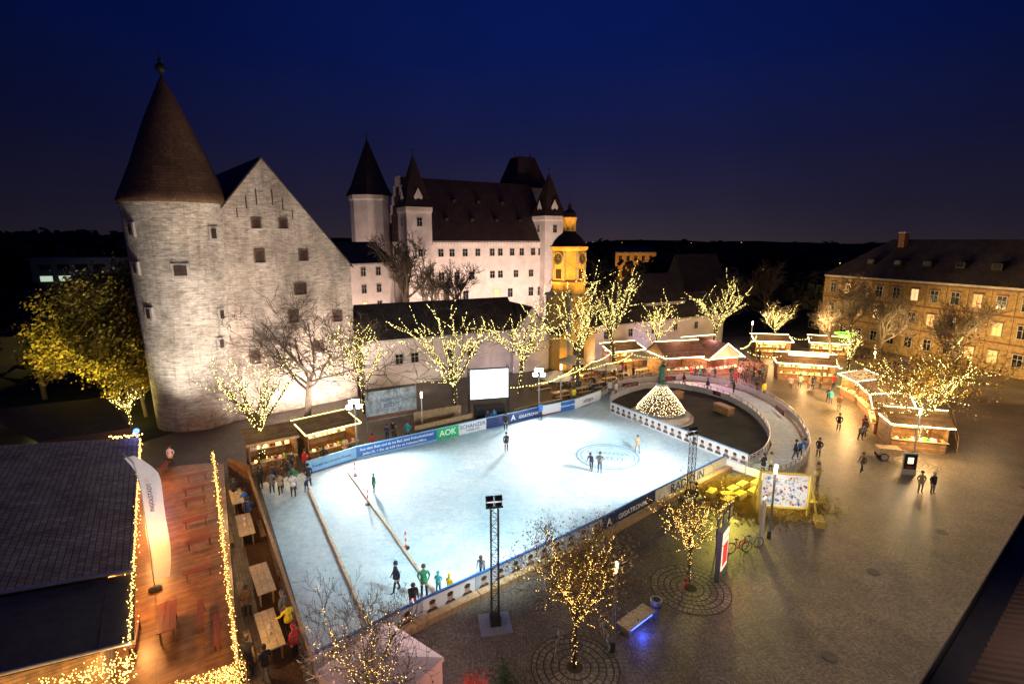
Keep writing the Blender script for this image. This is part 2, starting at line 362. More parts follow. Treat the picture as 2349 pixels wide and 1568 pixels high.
# ---------------------------------------------------------------- trees
def tree_geo(seed,h,r0,spread,fork=.3,levels=4,counts=(7,5,5,4),step=.16,up=.6,bulb_lv=2,dense=1.0,rmin=.008,tw=.92):
    rng=random.Random(seed); T=B();K=B();bulbs=[];tips=[]
    def grow(p,d,L,r,lv):
        n=5 if lv<2 else (4 if lv==2 else 3); pts=[p.copy()];rad=[r]
        for i in range(n):
            w=(.08,.20,.26,.30,.33)[lv]
            d=(d+Vector((rng.uniform(-w,w),rng.uniform(-w,w),rng.uniform(-w,w)+up*.16*(lv>0)))).normalized()
            p=p+d*L/n; pts.append(p.copy()); rad.append(max(rmin,r*(1-(i+1)/n*(.3 if lv==0 else .7))))
        sides=(10,6,5,3,3)[lv]
        tgt=T if lv==0 else K
        for i in range(n): tgt.tube(pts[i],pts[i+1],rad[i],rad[i+1],M['bark'],sides,False)
        if lv<=bulb_lv:
            k=L/step*(2.1 if lv<2 else .7)*dense
            for _ in range(int(k)):
                t=rng.random()*n; i=min(n-1,int(t)); q=pts[i].lerp(pts[i+1],t-i)
                a=Vector((rng.gauss(0,1),rng.gauss(0,1),rng.gauss(0,.6))).normalized(); bulbs.append(q+a*(rad[i]+.012))
        if lv<levels:
            c=counts[lv]
            for j in range(c):
                t=(.55+.45*(j+rng.random())/c if lv==0 else .22+.78*(j+rng.random())/c)*n; t=min(t,n-.001)
                i=int(t); q=pts[i].lerp(pts[i+1],t-i)
                ang=(2.399*j+rng.uniform(-.4,.4)+seed); base=d if lv else Vector((0,0,1))
                o=base.orthogonal().normalized(); o=Matrix.Rotation(ang,3,base)@o
                tilt=(rng.uniform(.4,1.0) if lv==0 else rng.uniform(.5,1.0))
                nd=(base*math.cos(tilt)+o*math.sin(tilt)).normalized()
                ln=(h*(1-fork)*rng.uniform(.62,tw)*spread if lv==0 else L*rng.uniform(.38,.62))
                grow(q,nd,ln,max(rmin,rad[min(i+1,n)]*(.62 if lv==0 else .58)),lv+1)
        if lv>=levels-1: tips.extend(pts[1:])
    grow(Vector((0,0,0)),Vector((0,0,1)),h*fork*1.6,r0,0)
    zm=max(q.z for q in tips); sc=h/zm
    for X in (T,K): X.v=[(a*1,b_*1,c*sc) for a,b_,c in X.v]
    bulbs=[Vector((q.x,q.y,q.z*sc)) for q in bulbs]; tips=[Vector((q.x,q.y,q.z*sc)) for q in tips]
    return T,K,bulbs,tips
def leaves(tips,n,size,mats,seed,spread=.25):
    rng=random.Random(seed); b=B()
    for _ in range(n):
        t=rng.choice(tips); p=t+Vector((rng.gauss(0,spread),rng.gauss(0,spread),rng.gauss(0,spread)))
        a=Vector((rng.gauss(0,1),rng.gauss(0,1),rng.gauss(0,1))).normalized(); c=a.orthogonal().normalized()*size*rng.uniform(.6,1.3); d=a.cross(c)*.7
        b.face([p-c,p-d,p+c,p+d],rng.choice(mats))
    return b
def make_tree(seed,loc,h,r0,spread,label,lit=True,leaf=None,group='bare trees wound with fairy lights',bulb='bulb',light=85,bulb_r=.034,lspread=.25,**k):
    T,K,bl,tips=tree_geo(seed,h,r0,spread,**k)
    o=root('tree',loc,0,label,'tree',group)
    part(o,'trunk',T,smooth=True); part(o,'crown',K)
    if leaf: part(o,'foliage',leaves(tips,leaf[0],leaf[1],leaf[2],seed,lspread))
    if lit:
        b=B()
        for q in bl: b.octa(q,bulb_r,M[bulb])
        part(o,'fairy_lights',b,kind='stuff')
        if light:
            lamp('POINT',(loc[0],loc[1]-.5,h*.55),light,(1,.74,.22),radius=.8,name='fairy_light_glow')
    return o
LL='bare plaza tree wound with fairy lights'
make_tree(21,(-20.5,40.5,0),10.6,.28,.92,LL+' by kiosk',counts=(9,6,4,3),up=.6)
make_tree(2,(-21.3,52,0),14.5,.36,1.15,'bare dark tree standing before the old granary wall',lit=False,group='bare unlit trees',rmin=.026,counts=(9,7,6,4),up=.42)
make_tree(3,(-15.6,53.2,0),11.2,.26,.9,LL+' beside the printed banner',counts=(8,6,4,4))
make_tree(4,(-5.9,53.4,0),13.2,.28,.92,LL+' behind the screen',counts=(8,6,4,4))
make_tree(5,(1.0,60.5,0),14,.28,.92,LL+' before the wall',counts=(8,6,4,4))
make_tree(6,(8.0,62.6,0),16.4,.28,.78,LL+' before the gate',counts=(9,6,4,4))
make_tree(7,(13.5,67,0),17,.28,.62,LL+', tall and narrow',counts=(8,6,4,4))
make_tree(8,(21.4,76,0),12,.25,.8,LL+' by beer garden',counts=(8,6,4,4))
make_tree(9,(33.2,85,0),14.5,.3,.9,LL+' behind market hut',counts=(9,6,4,4))
make_tree(10,(44,86,0),8.5,.18,.65,LL+', slender')
make_tree(11,(45.6,69,0),7.6,.18,.75,LL+', small')
make_tree(12,(36.2,43.6,0),11.6,.28,.80,'broad tree with brown leaves and fairy lights behind stalls',leaf=(6500,.10,[M['leafb'],M['leafy'],M['leafb']]),counts=(11,8,5,3),light=240,bulb_lv=2,step=.14,up=.6)
make_tree(13,(9.5,25.2,0),6.9,.10,.64,'slender young tree with fairy lights in paved circle',leaf=(700,.04,[M['leafb'],M['leafy']]),bulb='bulbnear',bulb_r=.016,step=.12,light=22,counts=(11,7,4,3),up=.8,bulb_lv=2,rmin=.006)
make_tree(14,(2.7,19.4,0),7.2,.11,.68,'young tree with yellowing leaves and fairy lights beside rink',leaf=(5200,.045,[M['leafb'],M['leafy'],M['leafb']]),bulb='bulbnear',bulb_r=.014,step=.11,light=28,counts=(11,7,5,3),up=.6,bulb_lv=2,rmin=.006)
make_tree(15,(-4.8,14.3,0),8.9,.10,.52,'young bare tree with fairy lights beside pink tent',leaf=(500,.035,[M['leafb']]),bulb='bulbnear',bulb_r=.011,step=.14,light=16,counts=(10,7,5,4),up=.8,bulb_lv=2,rmin=.006)
make_tree(16,(-37.5,49,0),4.5,.12,.8,'small tree with fairy lights behind the festival hut',light=60)
make_tree(17,(-42,55,-2),18.5,.35,.78,'large autumn tree with yellow green foliage by the tower',lit=False,leaf=(28000,.17,[M['leafg'],M['leafy'],M['leafy'],M['leafg']]),group='autumn trees',lspread=.55,up=.42)
make_tree(18,(-38,52,-1),9,.25,.8,'autumn tree with olive yellow foliage beside round tower',lit=False,leaf=(10000,.15,[M['leafg'],M['leafy']]),group='autumn trees',lspread=.4,up=.42)
make_tree(19,(-54,58,-2),11,.3,.8,'dark autumn tree with olive foliage beyond the roof',lit=False,leaf=(12000,.19,[M['leafg'],M['leafb']]),group='autumn trees',lspread=.45,up=.42)
T20=make_tree(20,(-20,93,0),20,.45,.5,'tall bare dark tree before the white castle',lit=False,group='bare unlit trees',rmin=.04,counts=(8,7,6,4))
for x,y,s,r in ((-15,95,.72,1),(-9.6,95,.74,2.2),(53,108,.72,3),(55,84,.66,4),(50,70,.6,5),(52.5,60,.6,1.5),(44,110,.55,.4),(48,77,.5,2)):
    copy_thing(T20,(x,y,0),r,s,'bare dark tree standing before the floodlit building')
# ---------------------------------------------------------------- tower
tw=root('round_tower',(-31.9,51.3,-1),0,'round whitewashed brick tower with tall brown conical roof','tower')
b=B(); prof=[(3.8+ .65*(z/22.7)**1.1,z) for z in [i*22.7/12 for i in range(13)]]; b.lathe(prof,M['tower'],48); part(tw,'wall',b,smooth=True)
b=B(); b.lathe([(4.6,22.3),(4.7,22.6),(4.4,23.3),(3.4,25.6),(1.85,29.7),(.25,33.3),(.05,33.6)],M['roof_cone'],48)
me=b.mesh('roof',True); l=me.uv_layers.new(name='UVMap')
for p in me.polygons:
    for li in p.loop_indices:
        co=me.vertices[me.loops[li].vertex_index].co; a=math.atan2(co.y,-co.x); l.data[li].uv=(a*4,co.z)
rf=part(tw,'roof',me)
b=B(); b.tube((0,0,33.3),(0,0,35.9),.09,.03,M['black']).ball((0,0,34.3),.42,M['roof_dark'],10).ball((0,0,34.9),.2,M['black'],6); o=part(rf,'finial',b)
def tw_window(par,ang,z,w,h,r):
    b=B(); b.box((0,0,0),(w+.4,.5,h+.4),M['stone']); o=bpy.data.objects.new('window',b.mesh('window')); o.parent=par
    o.location=(r*math.cos(ang),r*math.sin(ang),z); o.rotation_euler=(0,0,ang+math.pi/2); link(o)
    part(o,'frame',B().box((0,-.27,0),(w,.06,h),M['shutter']).box((0,-.31,0),(w,.03,.06),M['black']).box((0,-.31,0),(.06,.03,h),M['black']))
for an,z,w,h in ((-62,16.3,1.0,.9),(-22,19.6,.5,.9),(-112,19.9,.4,.9),(-105,12.4,.4,.8),(-20,12,.4,.8),(-24,9.2,.4,.8),(-115,16.5,.4,.8)):
    tw_window(tw,R(an),z,w,h,3.72+.65*(z/22.7))
# ---------------------------------------------------------------- houses
def win_mesh(w,h,lit='glass_dark',fr='frame'):
    g=B().box((0,-.03,0),(w,.06,h),M[lit]).mesh('window')
    f=B(); t=.07
    f.box((-w/2-t/2,-.06,0),(t,.12,h+2*t),M[fr]).box((w/2+t/2,-.06,0),(t,.12,h+2*t),M[fr]).box((0,-.06,h/2+t/2),(w,.115,t),M[fr]).box((0,-.08,-h/2-t/2),(w+.2,.2,t),M[fr])
    f.box((0,-.075,0),(.05,.03,h),M[fr]).box((-w/4-.013,-.075,h*.12),(w/2-.03,.026,.05),M[fr]).box((w/4+.013,-.075,h*.12),(w/2-.03,.026,.05),M[fr])
    return g,f.mesh('frame')
WM={}
def window(par,x,z,w,h,lit='glass_dark',fr='frame',y=0.0,rot=0.0):
    k=(w,h,lit,fr)
    if k not in WM: WM[k]=win_mesh(*k)
    o=part(par,'window',WM[k][0],(x,y,z),(0,0,rot)); part(o,'frame',WM[k][1]); return o
def house(name,p0,p1,depth,eave,ridge,wm,rm,label,cat,mode='long',hip=0.0,wins=(),z0=0.0,over=.35,group=None,cornice=True):
    p0,p1=Vector(p0),Vector(p1); L=(p1-p0).length; ang=math.atan2(p1.y-p0.y,p1.x-p0.x)
    o=root(name,(p0.x,p0.y,z0),ang,label,cat,group); b=B(); D=depth; e=eave;r=ridge
    b.face([(0,0,0),(L,0,0),(L,0,e),(0,0,e)],wm).face([(L,D,0),(0,D,0),(0,D,e),(L,D,e)],wm)
    b.face([(0,D,0),(0,0,0),(0,0,e),(0,D,e)],wm).face([(L,0,0),(L,D,0),(L,D,e),(L,0,e)],wm)
    if mode=='long' and hip==0:
        b.face([(0,D,e),(0,0,e),(0,D/2,r)],wm).face([(L,0,e),(L,D,e),(L,D/2,r)],wm)
    if mode=='front':
        b.face([(0,0,e),(L,0,e),(L/2,0,r)],wm).face([(L,D,e),(0,D,e),(L/2,D,r)],wm)
    part(o,'wall',b)
    t=over; c=B()
    if mode=='long':
        k=(r-e)/(D/2); ez=e-t*k+.12; rz=r+.12; x0,x1=(-t*.5,L+t*.5); h0=hip
        if hip: x0,x1=-t,L+t
        A,Bb,Cc,Dd=(x0,-t,ez),(x1,-t,ez),(x1,D+t,ez),(x0,D+t,ez); E,F=(x0+h0+(t if hip else 0),D/2,rz),(x1-h0-(t if hip else 0),D/2,rz)
        c.face([A,Bb,F,E],rm).face([Cc,Dd,E,F],rm).face([Bb,Cc,F],rm).face([Dd,A,E],rm)
        if cornice:
            part(o,'cornice',B().box((L/2,-.09,e-.32),(L,.18,.3),M['stone']))
    else:
        k=(r-e)/(L/2); ez=e-t*k+.12; rz=r+.12; y0,y1=-.12,D+.12
        for s0,s1 in (((-t,ez),(L/2,rz)),((L/2,rz),(L+t,ez))):
            c.face([(s0[0],y0,s0[1]),(s1[0],y0,s1[1]),(s1[0],y1,s1[1]),(s0[0],y1,s0[1])],rm)
            c.face([(s0[0],y0,s0[1]-.2),(s1[0],y0,s1[1]-.2),(s1[0],y0,s1[1]),(s0[0],y0,s0[1])],rm)
    part(o,'roof',c,uv=True)
    for w in wins: window(o,*w)
    return o
# granary: gable to the rink
d=Vector((.763,.647)); base=Vector((-28,50.6)); a0=base+d*(-3.9); a1=base+d*13.0
barn=house('granary',a0,a1,30,15.4,25.9,M['barn'],M['roof_dark'],'tall old granary with steep brick gable, floodlit','building','front')
ap=8.45
for dx,z,w,h in ((-.95,19.6,.7,.9),(1.6,19.6,.7,.9),(-.9,16.4,.8,1.2),(3.4,16.4,.8,1.1),(2.8,12.9,1.1,1.1),(1.9,10.1,.9,1.3),(6.6,9.6,.9,1.0),(4.3,6.6,.9,1.0),(-2.2,6.2,.8,1.2)):
    g=B().box((0,-.01,0),(w,.14,h),M['shutter']).mesh('window'); o=part(barn,'window',g,(ap+dx,0,z))
    f=B(); t=.1
    f.box((-w/2-t/2,-.05,0),(t,.16,h+2*t),M['brickdark']).box((w/2+t/2,-.05,0),(t,.16,h+2*t),M['brickdark']).box((0,-.05,h/2+t/2),(w,.15,t),M['brickdark']).box((0,-.08,-h/2-t/2),(w+.3,.22,t),M['stone']).box((0,-.1,0),(.05,.04,h),M['black']).box((0,-.095,0),(w,.03,.05),M['black'])
    part(o,'frame',f)
for x,z,hh in ((-1.7,21.6,1.2),(-.75,22.2,1.5),(.75,22.2,1.5),(1.7,21.6,1.2),(-2.6,20.6,.9),(2.6,20.6,.9)):
    part(barn,'gable_slit',B().box((0,-.03,0),(.09,.08,hh),M['shutter']),(ap+x,0,z))
# ---------------------------------------------------------------- castle
dc=Vector((.866,.5)); nb=Vector((-.5,.866)); c0=Vector((-19.5,107)); c1=c0+dc*32.5
wins=[]
for x in (5.5,8,11,14,17.5,19.5,22.5,25,28,30): wins.append((x,15.4,1.1,1.5,'glass_dark'))
for x in (5.5,9,12.5,17.5,19.5,23.5,27.5): wins.append((x,10.6,1.15,1.5,'glass_dark'))
for x in (6.5,11,18.5,22,27.5,30): wins.append((x,6.4,1.2,1.9,'glass_dim' if x in (18.5,) else 'glass_dark'))
cs=house('castle_hall',c0,c1,18,18,31,M['white'],M['roof_red'],'floodlit white castle hall with steep dark red roof','castle','long',wins=wins)
b=B()
for i in range(46): b.box((.35+i*.7,-.16,17.35),(.28,.32,.5),M['white'])
b.box((16.25,-.1,17.72),(32.5,.3,.2),M['stone'])
part(cs,'corbel_frieze',b)
for y,z in ((4,20.5),(7.5,20.5),(10.5,20.5),(13.5,20.5),(6,24),(9,24),(12,24),(9,27.2),(5,15.5),(9,15.5),(13,15.5)):
    window(cs,0,z,.9,1.5,'glass_dark','frame',y,-math.pi/2)
b=B()
for i in range(7):
    t=i/7; y=9*t; z=18+13*t
    b.box((-.15,y+.6,z+1.0),(.35,1.2,2.0),M['white']); b.box((-.15,18-y-.6,z+1.0),(.35,1.2,2.0),M['white'])
part(cs,'stepped_gable',b)
for x,z in ((8,22),(14,22),(20,22),(26,22),(11,26),(17,26),(23,26)):
    b=B(); yy=(z-18)/13*9; b.box((0,0,0),(.7,.9,.6),M['roof_dark']).face([(-.5,-.6,.3),(.5,-.6,.3),(.5,.6,.6),(-.5,.6,.6)],M['roof_red']); part(cs,'dormer',b,(x,yy,z+.3))
def turret(name,loc,side,zt,apex,n,label,rot=R(30),wins=(),trunc=None,dorm=False):
    o=root(name,(loc[0],loc[1],0),rot,label,'tower','towers of the white castle'); r=side/2*(math.sqrt(2) if n==4 else 1.0); a0=math.pi/n
    b=B(); b.lathe([(r,0),(r,zt-1.2),(r*1.06,zt-.8),(r*1.06,zt)],M['white'],n,a0=a0); part(o,'wall',b)
    b=B(); k=[(r*1.2,zt-.05),(r*.92,zt+(apex-zt)*.17)]
    k+= [(trunc*1.41,apex),(.01,apex+.02)] if trunc else [(.05,apex)]
    b.lathe(k,M['roof_red'],n,a0=a0); rr=part(o,'roof',b,uv=True)
    for x in ((-trunc,trunc) if trunc else (0,)): part(rr,'finial',B().tube((x,0,apex-.2),(x,0,apex+1.6),.08,.03,M['black'],5).ball((x,0,apex+.7),.22,M['black'],6))
    for fy,x,z,w,h in wins:
        window(o,(x if fy==0 else -side/2-.02),z,w,h,'glass_dark','frame',(-side/2-.02 if fy==0 else x),(0 if fy==0 else -math.pi/2))
    if dorm:
        for q in range(2):
            b=B(); b.face([(-.8,0,0),(.8,0,0),(.8,0,1.8),(-.8,0,1.8)],M['white']).face([(-.95,0,1.8),(.95,0,1.8),(0,0,3.6)],M['white'])
            b.face([(-.95,0,1.8),(0,0,3.6),(0,1.9,3.4),(-.95,1.2,1.8)],M['roof_red']).face([(0,0,3.6),(.95,0,1.8),(.95,1.2,1.8),(0,1.9,3.4)],M['roof_red'])
            b.face([(-.8,0,0),(-.8,0,1.8),(-.8,1.6,1.8),(-.8,1.6,0)],M['white']).face([(.8,0,0),(.8,1.6,0),(.8,1.6,1.8),(.8,0,1.8)],M['white'])
            b.box((0,-.03,1.1),(.6,.06,.9),M['glass_dark'])
            yy=-side/2+.1
            part(o,'dormer',b,(0,yy,zt) if q==0 else (yy,0,zt),(0,0,0 if q==0 else -math.pi/2))
    return o
turret('corner_turret',c0+dc*.3+nb*.5,5.2,24.4,34.4,4,'square white corner turret with steep red pyramid roof',wins=[(0,0,21.5,1.0,1.6),(0,0,15.5,.9,1.4),(1,0,21.5,.9,1.4)],dorm=True)
turret('corner_turret',c1+nb*.5,5.2,23.4,33,4,'square white corner turret with dormers before clock tower',wins=[(0,0,20.5,1.0,1.6),(0,0,15,.9,1.4),(0,0,9,.9,1.4),(1,0,20.5,.9,1.4)],dorm=True)
turret('great_tower',(-31.6,120,0),8.6,27.6,39.6,8,'large white polygonal castle tower with tall dark roof')
turret('great_tower',(2.6,137.5,0),9.6,30.6,38.2,4,'massive square castle tower with truncated hipped roof',trunc=2.2)
house('castle_annex',(-24.5,112),(-20.5,107.5),3,15.5,18.5,M['white'],M['roof_red'],'small white annex against the castle gable','building','long',cornice=False)
w=[]
for z in (12.6,9.6,6.6):
    for x in (1.5,4.5,7.5,10.5): w.append((x,z,.9,1.4,'glass_lit' if (x,z)==(7.5,6.6) else 'glass_dark'))
house('castle_wing',(-31,86),(-21.6,96),12,14.2,17.6,M['white'],M['roof_dark'],'plain white castle wing with rows of small windows','building','long',wins=w)
w=[(x,3.4,.9,1.2,'glass_dark') for x in (4.3,6.3,11,14)]
house('long_outbuilding',(-18,62.0),(1.0,71.5),8,6.2,9.9,M['white'],M['roof_dark'],'long low white outbuilding with dark tiled roof','building','long',wins=w)
house('gabled_outbuilding',(.2,70),(5.2,72.5),9,5.5,9,M['white'],M['roof_dark'],'small white gabled outbuilding beside the gate','building','front',wins=[(2.8,4,.8,1.2,'glass_dark')])
house('wall_range',(11,77.5),(38,93),6,5.4,8.2,M['white'],M['roof_dark'],'low white range with dark roof behind market','building','long',wins=[(x,3.6,.8,1.1,'glass_dark') for x in (4,9,14,19,24)])
house('gabled_outbuilding',(22,86),(30,90.5),9,8,12.2,M['stone'],M['roof_dark'],'dark stone outbuilding with steep roof','building','long',wins=[(2,6.5,.8,1.1,'glass_dark'),(6,6.5,.8,1.1,'glass_dark')])
house('gabled_outbuilding',(36,108),(46,112),8,7.5,15,M['dgrey'],M['roof_dark'],'dark house with very steep roof beyond market','building','long')
# ---------------------------------------------------------------- clock tower
ct=root('clock_tower',(8.0,74.5,0),R(45),'yellow baroque gate tower with clocks and dark onion dome','tower')
b=B(); b.box((0,0,5.2),(4.3,4.3,10.4),M['yellow']).box((0,0,10.55),(4.9,4.9,.3),M['stone']).lathe([(2.8,10.7),(2.5,11.3),(2.35,12.0)],M['yellow'],8,a0=R(22.5))
b.lathe([(2.7,12.0),(2.8,12.2),(2.8,12.35),(2.35,12.5),(2.35,16.5),(2.65,16.75),(2.75,17.0),(2.75,17.15)],M['yellow'],8,a0=R(22.5))
for k in range(8):
    t=R(45*k+22.5); b.box((2.34*math.cos(t),2.34*math.sin(t),14.5),(.22,.3,4.0),M['stone'],t)
for s in (-1,1): b.box((s*2.0,-2.18,5.2),(.4,.16,10.3),M['stone']); b.box((-2.18,s*2.0,5.2),(.16,.4,10.3),M['stone'])
part(ct,'wall',b)
for k in (-1,2):
    an={-1:R(-90),2:R(180)}[k]
    part(ct,'belfry_opening',B().box((0,0,0),(.1,.9,1.3),M['shutter'],0),(2.20*math.cos(an),2.20*math.sin(an),13.4),(0,0,an))
    m=B(); m.lathe([(.01,.06),(.75,.06),(.8,0)],M['dgrey'],24); 
    for q in range(12):
        t=R(30*q); m.box((.64*math.cos(t),.64*math.sin(t),.08),(.12,.04,.02),M['txtw'],t)
    cl=part(ct,'clock_face',m,(2.26*math.cos(an),2.26*math.sin(an),15.5),(math.pi/2,0,an+math.pi/2))
    part(cl,'clock_hand',B().box((0,.2,.11),(.06,.5,.02),M['yellow'])); part(cl,'clock_hand',B().box((.15,-.05,.115),(.4,.06,.02),M['yellow']))
    g=B(); g.torus((0,0,.1),.85,.1,M['yellow'],'Z',24,6); part(cl,'rim',g)
b=B(); b.lathe([(2.75,17.15),(2.4,17.35),(2.1,17.9),(1.6,18.5),(1.0,18.95),(.9,19.2)],M['roof_dark'],24); 
dm=part(ct,'dome',b,smooth=True)
b=B(); b.lathe([(.9,19.2),(.95,19.35)],M['yellow'],8)
for k in range(8):
    t=R(45*k); b.tube((.78*math.cos(t),.78*math.sin(t),19.3),(.78*math.cos(t),.78*math.sin(t),20.9),.12,.12,M['yellow'],6)
b.lathe([(.6,19.35),(1.0,20.9),(1.05,21.1),(.01,21.15)],M['yellow'],8)
part(ct,'lantern',b)
b=B(); b.lathe([(1.0,21.1),(.9,21.3),(.9,21.6),(.65,21.95),(.3,22.2),(.28,22.4),(.32,22.6),(.05,23.0),(.02,24.0)],M['roof_dark'],16); part(ct,'onion_cap',b,smooth=True)
gp=house('gate_porch',(6.6,71.0),(12.0,74.2),3,5.2,7.6,M['yellow'],M['roof_dark'],'yellow plastered gate porch below the clock tower','building','front',cornice=False)
b=B().box((3.1,-.05,1.4),(2.2,.12,2.8),M['black']); b.face([(3.1+1.1*math.cos(R(a)),-.12,2.75+1.1*math.sin(R(a))) for a in range(0,181,15)],M['black']); part(gp,'archway',b)
# ---------------------------------------------------------------- brick building
w=[]
rng=random.Random(5)
for i in range(14):
    x=2.0+i*2.85
    for z,h in ((9.7,1.7),(6.1,1.7),(2.3,1.6)):
        l='glass_lit' if (z>9 and i in (1,5)) or (z<7 and z>5 and i==3) else ('glass_dim' if rng.random()<.2 else 'glass_dark'); w.append((x,z,1.05,h,l))
bb=house('brick_barracks',(57.5,96.5),(70.3,57.0),15,12,18,M['brick'],M['roof_dark'],'long yellow brick barracks with three window rows','building','long',hip=6,wins=w)
b=B()
for z in (4.3,8.0,11.4): b.box((20.7,-.05,z),(41.4,.1,.22),M['brickdark'])
for i in range(15): b.box((.6+i*2.85,-.04,5.8),(.35,.09,11.0),M['brick'])
for i in range(14):
    for z in (10.75,7.15,3.3): b.box((2.0+i*2.85,-.05,z),(1.4,.1,.22),M['brickdark'])
part(bb,'string_course',b)
for i in range(7):
    b=B().box((0,0,0),(1.3,1.6,.9),M['roof_dark']).box((0,-.82,.05),(.9,.05,.6),M['glass_dark']); part(bb,'dormer',b,(7+i*4.6,2.5,14.4))
part(bb,'chimney',B().box((0,0,0),(1,1,2.4),M['brickdark']).box((0,0,1.25),(1.2,1.2,.15),M['stone']),(9,6,18.0))
# ---------------------------------------------------------------- distance
house('lit_pavilion',(40,205),(56,206),10,13.5,15,M['yellow'],M['roof_dark'],'distant floodlit building behind the trees','building','long',wins=[(x,11,1.2,2,'glass_dark') for x in (2,5,8,11,14)])
lamp('SPOT',(47,192,3),6000,(1,.5,.15),(48,205,11),90)
ob=root('office_block',(-112,150,0),R(20),'distant flat roofed office block with few lit windows','building')
part(ob,'wall',B().box((0,0,6.5),(34,14,13),M['dgrey'])); part(ob,'roof',B().box((0,0,13.2),(35,15,.4),M['dgrey']))
for i in range(8):
    for z in (4,8,11): part(ob,'window',B().box((0,0,0),(2.6,.2,1.4),M['tower_gr'] if (i in (0,1) and z==8) else M['glass_dark']),(-14+i*4,-7.05,z))
lamp('POINT',(-108,132,9),500,(.8,.8,.9),radius=1)
rng=random.Random(3); b=B()
def clump(b,x,y,z,r,n,mt):
    for _ in range(n):
        a=Vector((rng.gauss(0,1),rng.gauss(0,1),rng.gauss(0,1))).normalized(); p=Vector((x,y,z))+Vector((a.x*r,a.y*r,a.z*r*.8))*rng.uniform(.5,1)
        c=a.orthogonal().normalized()*r*.3; d=a.cross(c); b.face([p-c,p-d,p+c,p+d],mt)
for i in range(620):
    an=R(rng.uniform(-50,50)); ds=rng.uniform(190,420); x=ds*math.sin(an); y=ds*math.cos(an)
    if -60<x<60 and y<160: continue
    hh=rng.uniform(8,13)+ (ds-190)*.022+(6 if an<R(-27) else 0); clump(b,x,y,hh-3,rng.uniform(4,7),40,M['wooddist']); b.tube((x,y,0),(x,y,hh-2),2.2,2.5,M['wooddist'],5,False)
for i in range(60):
    an=R(rng.uniform(-50,-27)); ds=rng.uniform(75,150); x=ds*math.sin(an); y=ds*math.cos(an)
    hh=rng.uniform(7,11); clump(b,x,y,hh-3,rng.uniform(3,5),60,M['wooddist'])
for i in range(50):
    an=R(rng.uniform(17,33)); ds=rng.uniform(120,180); x=ds*math.sin(an); y=ds*math.cos(an)
    hh=rng.uniform(7,12); clump(b,x,y,hh-3,rng.uniform(3,5),60,M['wooddist'])
solo('distant_woods',b,kind='stuff',label='dark distant belt of trees on the horizon',category='trees')
N_=160
b=B()
for i in range(N_):
    a=2*math.pi*i/N_; c=2*math.pi*(i+1)/N_
    f=lambda t:19+3.5*math.sin(3*t+1)+2.2*math.sin(11*t)+1.2*math.sin(29*t+.5)+.8*math.sin(61*t)
    b.face([(900*math.cos(a),900*math.sin(a),0),(900*math.cos(c),900*math.sin(c),0),(900*math.cos(c),900*math.sin(c),f(c)),(900*math.cos(a),900*math.sin(a),f(a))],M['wooddist'])
solo('distant_hill',b,kind='structure')
b=B()
for i in range(260):
    an=R(rng.uniform(-48,46)); ds=rng.uniform(120,800)
    if an<0 and an>R(-28): continue
    b.octa((ds*math.sin(an),ds*math.cos(an),rng.uniform(3,11) if ds<400 else rng.uniform(4,16)),.07+ds*.0003*rng.uniform(.4,1.5),M['tower_or'] if rng.random()<.8 else M['tower_gr'])
solo('distant_town_lights',b,kind='stuff',label='scattered tiny lights of the distant town',category='lights')
# ---------------------------------------------------------------- rink boards
def bar(p0,p1): 
    p0,p1=Vector(p0),Vector(p1); return (p1-p0).length, math.atan2(p1.y-p0.y,p1.x-p0.x)
def board(p0,p1,mt,label,texts=(),h=1.05,portraits=0,strip=None,trim='lblue'):
    L,an=bar(p0,p1); o=root('rink_board',(p0[0],p0[1],0),an,label,'rink board','advertising boards around the ice rink')
    part(o,'panel',B().box((L/2,0,h/2+.03),(L-.03,.06,h),mt))
    part(o,'top_rail',B().box((L/2,0,h+.07),(L,.12,.07),M[trim]).box((L/2,-.033,.1),(L-.04,.012,.14),M[strip] if strip else mt))
    if texts:
        for t,sz,x,z,tm in texts: part(o,'lettering',text_mesh(t,sz,M[tm]),(x*L,-.036,z),(math.pi/2,0,0))
    for i in range(portraits):
        x=(i+.5)*L/portraits; g=B()
        def disc(cx,cz,rx,rz,mt,y):
            g.face([(cx+rx*math.cos(2*math.pi*q/14),y,cz+rz*math.sin(2*math.pi*q/14)) for q in range(14)],mt)
        disc(0,.26,.3,.22,M['dgrey'],-.036); disc(0,.62,.17,.23,M['skin'],-.040); disc(0,.76,.18,.13,M['hair'],-.044); disc(-.06,.62,.025,.015,M['black'],-.047);disc(.06,.62,.025,.015,M['black'],-.047);disc(0,.5,.05,.014,M['red'],-.047)
        part(o,'portrait',g,(x,0,0))
    return o
F=[(-16,38.1),(-13,41.1),(-6.9,45.3),(-5,46.6),(-2.5,48.3),(-.4,49.6),(3,52),(5.2,53.4),(8.2,55.4),(10.2,57.9)]
board(F[0],F[1],M['lblue'],'light blue rink board with energy slogan',[('Energie aus unserer Donau.',.3,.5,.6,'txtn')],strip='blue')
board(F[1],F[2],M['blue'],'blue rink board advertising early swimming',[('Aus dem Bett und ab ins Bad. Jetzt Frühschwimmen!',.32,.5,.78,'txtw'),('Jeden Di. + Do. ab 6:30 Uhr im Hallenbad Mitte.',.3,.47,.38,'txtw')],strip='lblue')
board(F[2],F[3],M['green'],'green rink board with white lettering',[('AOK',.8,.5,.56,'txtw')])
board(F[3],F[4],M['plastic'],'white rink board with dark blue lettering',[('SCHANZER',.55,.5,.7,'txtn'),('WERBUNG',.3,.5,.3,'txtn')])
board(F[4],F[5],M['navy'],'dark blue rink board beside spectators')
board(F[5],F[6],M['navy'],'navy rink board with white triangle emblem',[('GIGATRONIK',.42,.62,.5,'txtw'),('A',.8,.15,.56,'txtw')])
